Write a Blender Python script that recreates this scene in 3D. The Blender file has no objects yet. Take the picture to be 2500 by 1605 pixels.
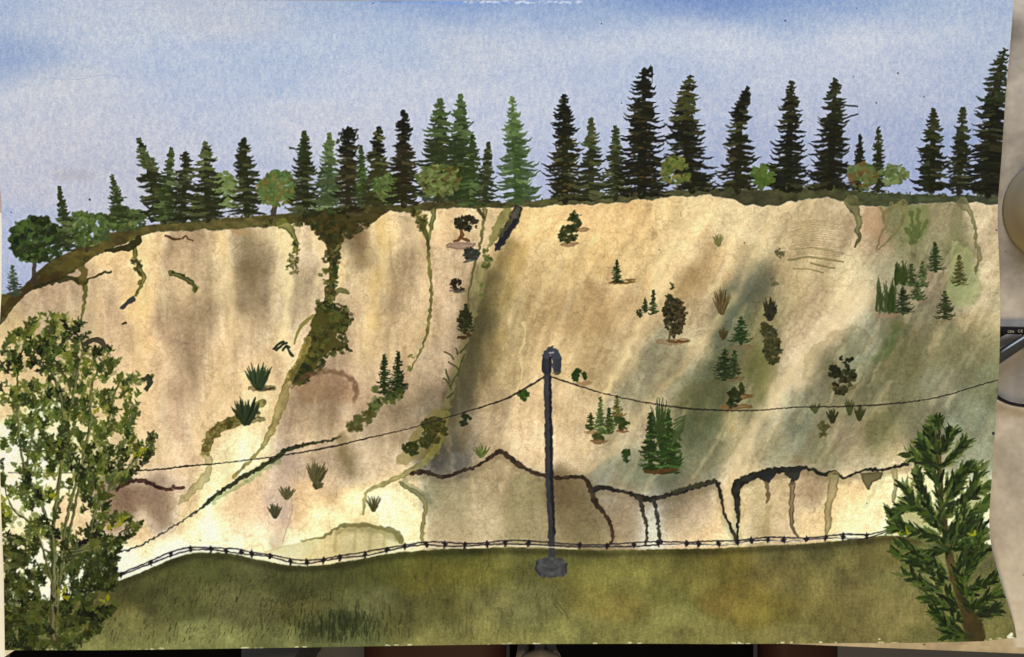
import bpy, bmesh, math, random
import numpy as np
from mathutils import Vector

# ------------------------------------------------------------------ camera, world, lamps, exposure
SC = bpy.context.scene
K = 0.185e-3                 # metres per photograph pixel on the table plane
HC = 0.45                    # camera height above the countertop
PW, PH = 2500.0, 1605.0
SC.render.resolution_x = 1024; SC.render.resolution_y = 657
cam = bpy.data.objects.new('camera', bpy.data.cameras.new('camera'))
SC.collection.objects.link(cam)
cam.location = (0, 0, HC); cam.rotation_euler = (0, 0, 0)
cam.data.sensor_width = 36; cam.data.lens = 36 * HC / (PW * K)
cam.data.clip_start = 0.01; cam.data.clip_end = 50
SC.camera = cam

world = bpy.data.worlds.new('World'); SC.world = world; world.use_nodes = True
world.node_tree.nodes['Background'].inputs[0].default_value = (0.95, 0.97, 1.0, 1)
world.node_tree.nodes['Background'].inputs[1].default_value = 0.14

def area(name, loc, target, size, power, color, sy=None):
    l = bpy.data.lights.new(name, 'AREA'); l.energy = power; l.color = color
    l.size = size
    if sy: l.shape = 'RECTANGLE'; l.size_y = sy
    o = bpy.data.objects.new(name, l); SC.collection.objects.link(o)
    o.location = loc
    o.rotation_euler = (Vector(target) - Vector(loc)).to_track_quat('-Z', 'Y').to_euler()
    return o
area('kitchen_lamp', (0.02, -0.36, 0.56), (0.01, -0.10, 0), 0.14, 3.6, (1.0, 0.81, 0.43))
area('window_light', (0.02, 0.62, 0.50), (-0.04, 0.12, 0), 0.36, 5.7, (0.74, 0.85, 1.0))

SC.view_settings.view_transform = 'Standard'
SC.view_settings.look = 'None'
SC.view_settings.exposure = 0; SC.view_settings.gamma = 1

# ------------------------------------------------------------------ object helpers
def tag(o, label=None, cat=None, group=None, kind=None):
    if label: o['label'] = label
    if cat: o['category'] = cat
    if group: o['group'] = group
    if kind: o['kind'] = kind
    return o
def link(name, me, mat, parent=None, smooth=True):
    if mat: me.materials.append(mat)
    o = bpy.data.objects.new(name, me); SC.collection.objects.link(o)
    if parent: o.parent = parent
    if smooth: me.polygons.foreach_set('use_smooth', [True] * len(me.polygons))
    return o
def P(px, py, z=0.0):
    """point of the scene at height z that stands at photograph pixel px,py"""
    f = (HC - z) / HC * K
    return Vector(((px - PW / 2) * f, (PH / 2 - py) * f, z))

# ------------------------------------------------------------------ materials
def lin1(c):
    c = c / 255.0
    return c / 12.92 if c <= 0.04045 else ((c + 0.055) / 1.055) ** 2.4
def mat_base(name, rough=0.6, col=(0.5, 0.5, 0.5)):
    m = bpy.data.materials.new(name); m.use_nodes = True
    nt = m.node_tree; b = nt.nodes['Principled BSDF']
    b.inputs['Roughness'].default_value = rough
    b.inputs['Base Color'].default_value = (*col, 1)
    return m, nt, b
def node(nt, t, **kw):
    n = nt.nodes.new(t)
    for k, v in kw.items():
        if k in n.inputs: n.inputs[k].default_value = v
        else: setattr(n, k, v)
    return n
def noise_mat(name, c1, c2, scale, rough=0.6, bump=0.0, detail=6, lo=0.3, hi=0.7, bscale=None, spec=None):
    m, nt, b = mat_base(name, rough)
    tc = node(nt, 'ShaderNodeTexCoord')
    n = node(nt, 'ShaderNodeTexNoise', Scale=scale, Detail=detail)
    r = node(nt, 'ShaderNodeValToRGB')
    r.color_ramp.elements[0].position = lo; r.color_ramp.elements[1].position = hi
    r.color_ramp.elements[0].color = (*c1, 1); r.color_ramp.elements[1].color = (*c2, 1)
    L = nt.links.new
    L(tc.outputs['Object'], n.inputs['Vector']); L(n.outputs[0], r.inputs[0]); L(r.outputs[0], b.inputs['Base Color'])
    if bump:
        n2 = node(nt, 'ShaderNodeTexNoise', Scale=bscale or scale * 4, Detail=4.0)
        bp = node(nt, 'ShaderNodeBump', Strength=bump, Distance=0.001)
        L(tc.outputs['Object'], n2.inputs['Vector']); L(n2.outputs[0], bp.inputs['Height']); L(bp.outputs[0], b.inputs['Normal'])
    if spec is not None: b.inputs['Specular IOR Level'].default_value = spec
    return m

def paint_mat():
    m, nt, b = mat_base('watercolour_on_cotton_paper', 0.9)
    b.inputs['Specular IOR Level'].default_value = 0.12
    L = nt.links.new
    at = node(nt, 'ShaderNodeAttribute', attribute_name='pigment')
    tc = node(nt, 'ShaderNodeTexCoord')
    # granulation: pigment settled in the hollows of the paper
    n1 = node(nt, 'ShaderNodeTexNoise', Scale=1700.0, Detail=2.0, Roughness=0.65)
    mr = node(nt, 'ShaderNodeMapRange'); mr.inputs['From Min'].default_value = 0.3; mr.inputs['From Max'].default_value = 0.7
    mr.inputs['To Min'].default_value = 0.87; mr.inputs['To Max'].default_value = 1.10
    mx = node(nt, 'ShaderNodeVectorMath', operation='SCALE')
    L(tc.outputs['Object'], n1.inputs['Vector']); L(n1.outputs[0], mr.inputs['Value'])
    L(at.outputs['Color'], mx.inputs[0]); L(mr.outputs[0], mx.inputs['Scale'])
    L(mx.outputs[0], b.inputs['Base Color'])
    # cold-pressed tooth
    n2 = node(nt, 'ShaderNodeTexNoise', Scale=1050.0, Detail=3.0, Roughness=0.6)
    bp = node(nt, 'ShaderNodeBump', Strength=0.45, Distance=0.00025)
    L(tc.outputs['Object'], n2.inputs['Vector']); L(n2.outputs[0], bp.inputs['Height']); L(bp.outputs[0], b.inputs['Normal'])
    return m

# ------------------------------------------------------------------ the sheet of paper: outline and curl
LY = [-40, 0, 430, 500, 560, 720, 800, 1100, 1250, 1400, 1600]
LX = [-6, -6, -2, 3, 5, 4, -1, -1, 3, 9, 12]
RY = [-40, 0, 100, 250, 400, 500, 560, 620, 700, 800, 900, 980, 1020, 1080, 1150, 1220, 1280, 1330, 1370, 1440, 1500, 1556, 1600]
RX = [2480, 2476, 2468, 2455, 2445, 2437, 2435, 2438, 2441, 2442, 2440, 2436, 2432, 2429, 2425, 2419, 2415, 2416, 2423, 2441, 2460, 2476, 2484]
TX = [-20, 350, 520, 900, 1260, 1450, 2500]
TY = [-8, -5, 0, 2.5, 1.5, -5, -10]
BX = [-20, 12, 250, 500, 750, 1000, 1250, 1600, 1750, 1900, 2000, 2250, 2400, 2490]
BY = [1588, 1588, 1588, 1585, 1581, 1577, 1573, 1572, 1573, 1572, 1571, 1570, 1566, 1556]
def sst(a): a = np.clip(a, 0, 1); return a * a * (3 - 2 * a)
def paper_z(px, py):
    r = sst((px - 2050) / 420.0)
    l = sst((260 - px) / 300.0)
    prof = 0.25 + 0.75 * sst((py - 300) / 600.0) * sst((1585 - py) / 260.0)
    z = 0.0024 + 0.0105 * r * prof + 0.0045 * l * sst((py - 900) / 300.0) * sst((1640 - py) / 200.0)
    z = z + 0.0010 * np.sin(px / 380.0 + 0.7) * np.sin(py / 310.0) * sst(px / 300.0)
    return z
def sheet_uv(u, v):
    py0 = v * 1590.0
    px = np.interp(py0, LY, LX) * (1 - u) + np.interp(py0, RY, RX) * u
    py = np.interp(px, TX, TY) * (1 - v) + np.interp(px, BX, BY) * v
    return px, py
def to_world(px, py, dz=0.0):
    z = paper_z(px, py) + dz
    f = (HC - z) / HC * K
    return np.stack([(px - PW / 2) * f, (PH / 2 - py) * f, z], -1)
# daylight + lamp reaching the paper (fit over the sheet, used only to turn colours seen into pigments)
E_FIT = [[1.2005, 0.0343, 0.071, -0.1702, 0.0079, 0.0381], [1.1353, 0.0303, 0.0043, -0.1548, 0.0033, 0.0383], [0.9645, 0.0216, -0.1146, -0.1195, -0.0047, 0.0373]]

# ------------------------------------------------------------------ the watercolour: a brush engine on a pigment field
CS = 1.6
X0, Y0 = -24.0, -24.0
NW, NH = int((2510 - X0) / CS), int((1612 - Y0) / CS)
GX = X0 + CS * np.arange(NW); GY = Y0 + CS * np.arange(NH)
XX, YY = np.meshgrid(GX, GY)
C = np.zeros((NH, NW, 3)); ID = np.zeros((NH, NW), np.int16)
RNG = np.random.RandomState(7); random.seed(7)
TAB = RNG.rand(256, 256)
def vn(x, y, s, seed=0):
    x = x / s + seed * 17.31; y = y / s + seed * 9.73
    xi = np.floor(x).astype(int); yi = np.floor(y).astype(int)
    fx = x - xi; fy = y - yi; fx = fx * fx * (3 - 2 * fx); fy = fy * fy * (3 - 2 * fy)
    a = TAB[yi & 255, xi & 255]; b = TAB[yi & 255, (xi + 1) & 255]
    c = TAB[(yi + 1) & 255, xi & 255]; d = TAB[(yi + 1) & 255, (xi + 1) & 255]
    return (a * (1 - fx) + b * fx) * (1 - fy) + (c * (1 - fx) + d * fx) * fy
def fbm(x, y, s, seed=0, o=3):
    t = 0; w = 0
    for i in range(o):
        a = 0.55 ** i; t = t + a * vn(x, y, s / 2 ** i, seed + i * 3.7); w += a
    return t / w
PARTS = [None]
def part(name, label=None, parent=None):
    PARTS.append(dict(name=name, label=label, parent=parent)); return len(PARTS) - 1
def window(x0, y0, x1, y1):
    i0 = max(0, int((x0 - X0) / CS)); i1 = min(NW, int((x1 - X0) / CS) + 2)
    j0 = max(0, int((y0 - Y0) / CS)); j1 = min(NH, int((y1 - Y0) / CS) + 2)
    if i1 <= i0 or j1 <= j0: return None
    return slice(j0, j1), slice(i0, i1)
def put(s, a, col, pid=None, var=0.0, mode='mix', vs=14, seed=1):
    col = np.array(col, float)
    x, y = XX[s], YY[s]
    if var:
        v = (vn(x, y, vs, seed) - 0.5) * 2 * var
        colf = col[None, None, :] * (1 + v[..., None])
    else: colf = col[None, None, :]
    A = a[..., None]
    if mode == 'mix': C[s] = C[s] * (1 - A) + colf * A
    else: C[s] = C[s] * (1 - A + A * colf / 255.0)
    if pid is not None:
        b = ID[s]; b[a > 0.45] = pid
def cr(pts, n=6):
    """Catmull-Rom through the points"""
    p = np.array(pts, float)
    if len(p) < 3: return p
    q = np.vstack([2 * p[0] - p[1], p, 2 * p[-1] - p[-2]]); out = []
    for i in range(1, len(q) - 2):
        for t in np.linspace(0, 1, n, endpoint=False):
            out.append(0.5 * ((2 * q[i]) + (-q[i - 1] + q[i + 1]) * t + (2 * q[i - 1] - 5 * q[i] + 4 * q[i + 1] - q[i + 2]) * t * t + (-q[i - 1] + 3 * q[i] - 3 * q[i + 1] + q[i + 2]) * t ** 3))
    out.append(q[-2]); return np.array(out)
SEED = [0]
def stroke(pts, r, col, a=1.0, soft=2.0, warp=1.5, ws=9, pid=None, mode='mix', edge=0.0, var=0.12, gran=0.0, n=5, vs=14):
    """pts: (x,y) or (x,y,r)"""
    p = [(q[0], q[1], q[2] if len(q) > 2 else r) for q in pts]
    p = cr(p, n) if len(p) > 2 else np.array(p, float)
    R = max(0.6, p[:, 2].max()); mg = R + soft + warp + 4
    s = window(p[:, 0].min() - mg, p[:, 1].min() - mg, p[:, 0].max() + mg, p[:, 1].max() + mg)
    if s is None: return
    SEED[0] += 1; sd = SEED[0] % 97
    x, y = XX[s], YY[s]
    xw = x + (vn(x, y, ws, sd) - 0.5) * 2 * warp; yw = y + (vn(x, y, ws, sd + 5) - 0.5) * 2 * warp
    d = np.full(x.shape, 1e9)
    for i in range(len(p) - 1):
        ax, ay, ar = p[i]; bx, by, br = p[i + 1]
        dx, dy = bx - ax, by - ay; L2 = dx * dx + dy * dy + 1e-9
        t = np.clip(((xw - ax) * dx + (yw - ay) * dy) / L2, 0, 1)
        d = np.minimum(d, np.hypot(xw - ax - t * dx, yw - ay - t * dy) - (ar + (br - ar) * t))
    al = sst(0.5 - d / soft) * a
    if edge: al = np.clip(al * (1 - edge + edge * 2 * np.exp(-((d + 1.5) / 2.5) ** 2)), 0, 1)
    if gran: al = al * (1 - gran * fbm(x, y, 7, sd, 2))
    put(s, al, col, pid, var, mode, vs, sd)
def poly(pts, col, a=1.0, soft=3.0, warp=3.0, ws=14, pid=None, mode='mix', edge=0.0, var=0.1, gran=0.0, sm=True, vs=30, clip=None):
    p = cr(list(pts) + [pts[0]], 4)[:-1] if sm else np.array(pts, float)
    mg = soft + warp + 3
    s = window(p[:, 0].min() - mg, p[:, 1].min() - mg, p[:, 0].max() + mg, p[:, 1].max() + mg)
    if s is None: return
    SEED[0] += 1; sd = SEED[0] % 97
    x, y = XX[s], YY[s]
    xw = x + (fbm(x, y, ws, sd, 2) - 0.5) * 2 * warp; yw = y + (fbm(x, y, ws, sd + 5, 2) - 0.5) * 2 * warp
    d = np.full(x.shape, 1e9); ins = np.zeros(x.shape, bool)
    for i in range(len(p)):
        ax, ay = p[i]; bx, by = p[(i + 1) % len(p)]
        dx, dy = bx - ax, by - ay; L2 = dx * dx + dy * dy + 1e-9
        t = np.clip(((xw - ax) * dx + (yw - ay) * dy) / L2, 0, 1)
        d = np.minimum(d, np.hypot(xw - ax - t * dx, yw - ay - t * dy))
        c = (ay > yw) != (by > yw)
        ins ^= c & (xw < dx * (yw - ay) / (dy if abs(dy) > 1e-9 else 1e-9) + ax)
    d = np.where(ins, -d, d)
    al = sst(0.5 - d / soft) * a
    if edge: al = np.clip(al * (1 + edge * np.exp(-((d + 2) / 3.0) ** 2)), 0, 1)
    if gran: al = al * (1 - gran * fbm(x, y, 7, sd, 2))
    put(s, al, col, pid, var, mode, vs, sd)
def dab(x, y, l, w, ang, col, a=0.95, pid=None, soft=1.8, warp=1.2, var=0.1):
    """one touch of the brush: a tapering drop from x,y in direction ang"""
    c, s_ = math.cos(ang), math.sin(ang)
    stroke([(x, y, w * 0.45), (x + c * l * 0.5, y - s_ * l * 0.5, w * 0.5), (x + c * l, y - s_ * l, w * 0.18)], w, col, a, soft, warp, 5, pid, var=var, n=2)
U = random.uniform
def jit(c, v=10):
    k = U(-v, v); return tuple(max(4, q + k + U(-v * .3, v * .3)) for q in c)
def rbf(pts, sx, sy):
    num = np.zeros((NH // 4 + 2, NW // 4 + 2, 3)); den = np.full(num.shape[:2], 1e-9)
    gx = X0 + CS * 4 * np.arange(num.shape[1]); gy = Y0 + CS * 4 * np.arange(num.shape[0])
    x, y = np.meshgrid(gx, gy)
    for px, py, col in pts:
        w = np.exp(-((x - px) / sx) ** 2 - ((y - py) / sy) ** 2) + 1e-5 / (1 + ((x - px) / sx) ** 2 + ((y - py) / sy) ** 2) ** 2
        den += w
        for k in range(3): num[..., k] += w * col[k]
    g = num / den[..., None]
    fx = (XX - X0) / (CS * 4); fy = (YY - Y0) / (CS * 4)
    xi = np.minimum(fx.astype(int), g.shape[1] - 2); yi = np.minimum(fy.astype(int), g.shape[0] - 2)
    fx = (fx - xi)[..., None]; fy = (fy - yi)[..., None]
    return (g[yi, xi] * (1 - fx) + g[yi, xi + 1] * fx) * (1 - fy) + (g[yi + 1, xi] * (1 - fx) + g[yi + 1, xi + 1] * fx) * fy

# ---- sky wash
SKY = part('painted_sky', 'pale blue wash with cloudy white bands')
C[:] = rbf([(0, 20, (175, 192, 226)), (10, 120, (138, 165, 216)), (25, 170, (150, 174, 220)), (110, 60, (196, 206, 228)), (110, 210, (222, 220, 224)), (30, 260, (200, 206, 226)),
    (250, 30, (205, 210, 226)), (330, 110, (198, 207, 228)), (420, 150, (182, 198, 228)), (560, 150, (180, 196, 227)), (520, 40, (208, 208, 220)), (620, 30, (205, 208, 220)), (750, 20, (175, 192, 224)),
    (780, 110, (184, 200, 228)), (900, 60, (188, 202, 228)), (1000, 110, (174, 194, 228)), (950, 10, (145, 172, 222)), (1150, 20, (130, 162, 218)), (1130, 110, (206, 210, 224)), (1280, 90, (206, 212, 230)),
    (1250, 50, (168, 190, 228)), (1400, 40, (148, 176, 222)), (1350, 5, (140, 168, 220)), (1600, 5, (104, 142, 212)), (1750, 5, (100, 138, 212)), (1520, 45, (160, 184, 226)), (1650, 70, (205, 214, 234)), (1500, 100, (210, 216, 232)), (1800, 100, (216, 220, 236)),
    (1920, 5, (98, 138, 212)), (1980, 40, (178, 196, 228)), (1900, 40, (150, 178, 224)), (2080, 80, (212, 216, 234)), (2060, 10, (132, 164, 220)), (2250, 15, (168, 190, 226)), (2250, 80, (200, 208, 230)), (2440, 30, (180, 196, 228)), (2450, 150, (178, 194, 226)),
    (700, 180, (178, 196, 228)), (850, 200, (200, 208, 230)), (1050, 230, (206, 210, 228)), (300, 250, (208, 210, 226)), (480, 240, (186, 199, 228)), (560, 300, (200, 207, 228)),
    (120, 330, (212, 210, 222)), (250, 420, (204, 204, 218)), (60, 450, (208, 206, 220)), (400, 330, (208, 209, 224)), (800, 300, (208, 210, 226)), (950, 400, (200, 204, 224)), (1200, 300, (204, 209, 230)),
    (1350, 200, (200, 208, 230)), (1500, 180, (186, 200, 230)), (1620, 160, (186, 200, 230)), (1450, 300, (190, 200, 228)), (1700, 250, (186, 196, 226)), (1900, 180, (198, 206, 230)), (2000, 260, (188, 196, 224)), (2200, 170, (200, 206, 228)),
    (2350, 180, (168, 184, 222)), (2300, 250, (182, 192, 222)), (2180, 330, (170, 182, 218)), (2400, 330, (152, 170, 216)), (2250, 430, (158, 172, 216)), (1800, 380, (172, 184, 220)), (1500, 430, (176, 186, 220)), (1300, 440, (188, 196, 228)),
    (1100, 480, (200, 206, 232)), (600, 480, (196, 200, 226)), (20, 560, (184, 194, 226)), (20, 680, (172, 184, 222)), (120, 640, (188, 196, 228)), (2430, 430, (150, 168, 218))], 100, 44)
m_ = C.mean(-1, keepdims=True); C[:] = (m_ + (C - m_) * .80) * .97 + np.array([-1, 0, -1]); C[:] = C * .72 + C.mean(1, keepdims=True) * .28
C += (fbm(XX, YY * 2.6, 130, 3, 3) - 0.5)[..., None] * np.array([11, 8, 3])
C += (fbm(XX, YY * 0.6, 7, 11, 2) - 0.5)[..., None] * np.array([26, 20, 8])
C += (vn(XX, YY, 3.2, 4) - 0.5)[..., None] * np.array([16, 13, 8])
ID[:] = SKY
stroke([(900, 3), (1150, 6), (1300, 2)], 4, (120, 152, 214), .6, 8)
for i in range(120):   # dry-brush sparkle along the top edge
    x = U(1130, 1420); stroke([(x, U(2, 9)), (x + U(2, 9), U(2, 9))], U(.6, 1.6), (215, 220, 234), .5, 2)
stroke([(110, 192), (190, 194), (225, 186), (270, 184), (297, 190)], .5, (150, 165, 205), .7, 1.6)
poly([(130, 420), (170, 415), (230, 425), (220, 445), (150, 440)], (172, 165, 172), .32, 22, 6)

# ---- ridge, cliff, meadow by height lines
rx = [0, 60, 100, 170, 240, 330, 370, 480, 600, 700, 860, 1000, 1080, 1200, 1300, 1400, 1560, 1680, 1740, 1850, 1960, 2000, 2060, 2130, 2300, 2440, 2500]
ry = [722, 704, 650, 612, 577, 556, 548, 540, 528, 522, 505, 500, 490, 495, 490, 480, 475, 463, 461, 466, 456, 452, 462, 472, 477, 478, 478]
bx = [0, 40, 85, 150, 200, 230, 270, 320, 340, 385, 480, 560, 640, 690, 750, 860, 930, 1060, 1130, 1270, 1400, 1500, 1600, 1690, 1760, 1830, 1880, 1960, 2030, 2080, 2200, 2300, 2440, 2500]
by = [800, 738, 705, 682, 652, 628, 606, 590, 578, 563, 562, 560, 556, 549, 545, 530, 520, 512, 508, 508, 500, 497, 484, 477, 478, 502, 506, 486, 484, 500, 502, 495, 497, 497]
mx = [0, 180, 240, 300, 370, 430, 480, 560, 640, 700, 760, 850, 960, 1100, 1240, 1480, 1750, 2000, 2170, 2300, 2415, 2500]
my = [1480, 1462, 1442, 1415, 1387, 1360, 1348, 1351, 1369, 1381, 1383, 1371, 1350, 1340, 1337, 1344, 1339, 1326, 1307, 1318, 1330, 1335]
def smoothed(xs, ys, x, k=22):
    t = 0
    for o in (-1, -.5, 0, .5, 1): t = t + np.interp(x + o * k, xs, ys)
    return t / 5
wob = (fbm(XX, YY, 22, 21, 3) - 0.5)
ridge_y = smoothed(rx, ry, XX) + wob * 9
cliff_y = smoothed(bx, by, XX, 14) + wob * 14
mead_y = smoothed(mx, my, XX) + (fbm(XX, YY, 10, 25, 2) - 0.5) * 4
full = (slice(0, NH), slice(0, NW))

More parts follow.
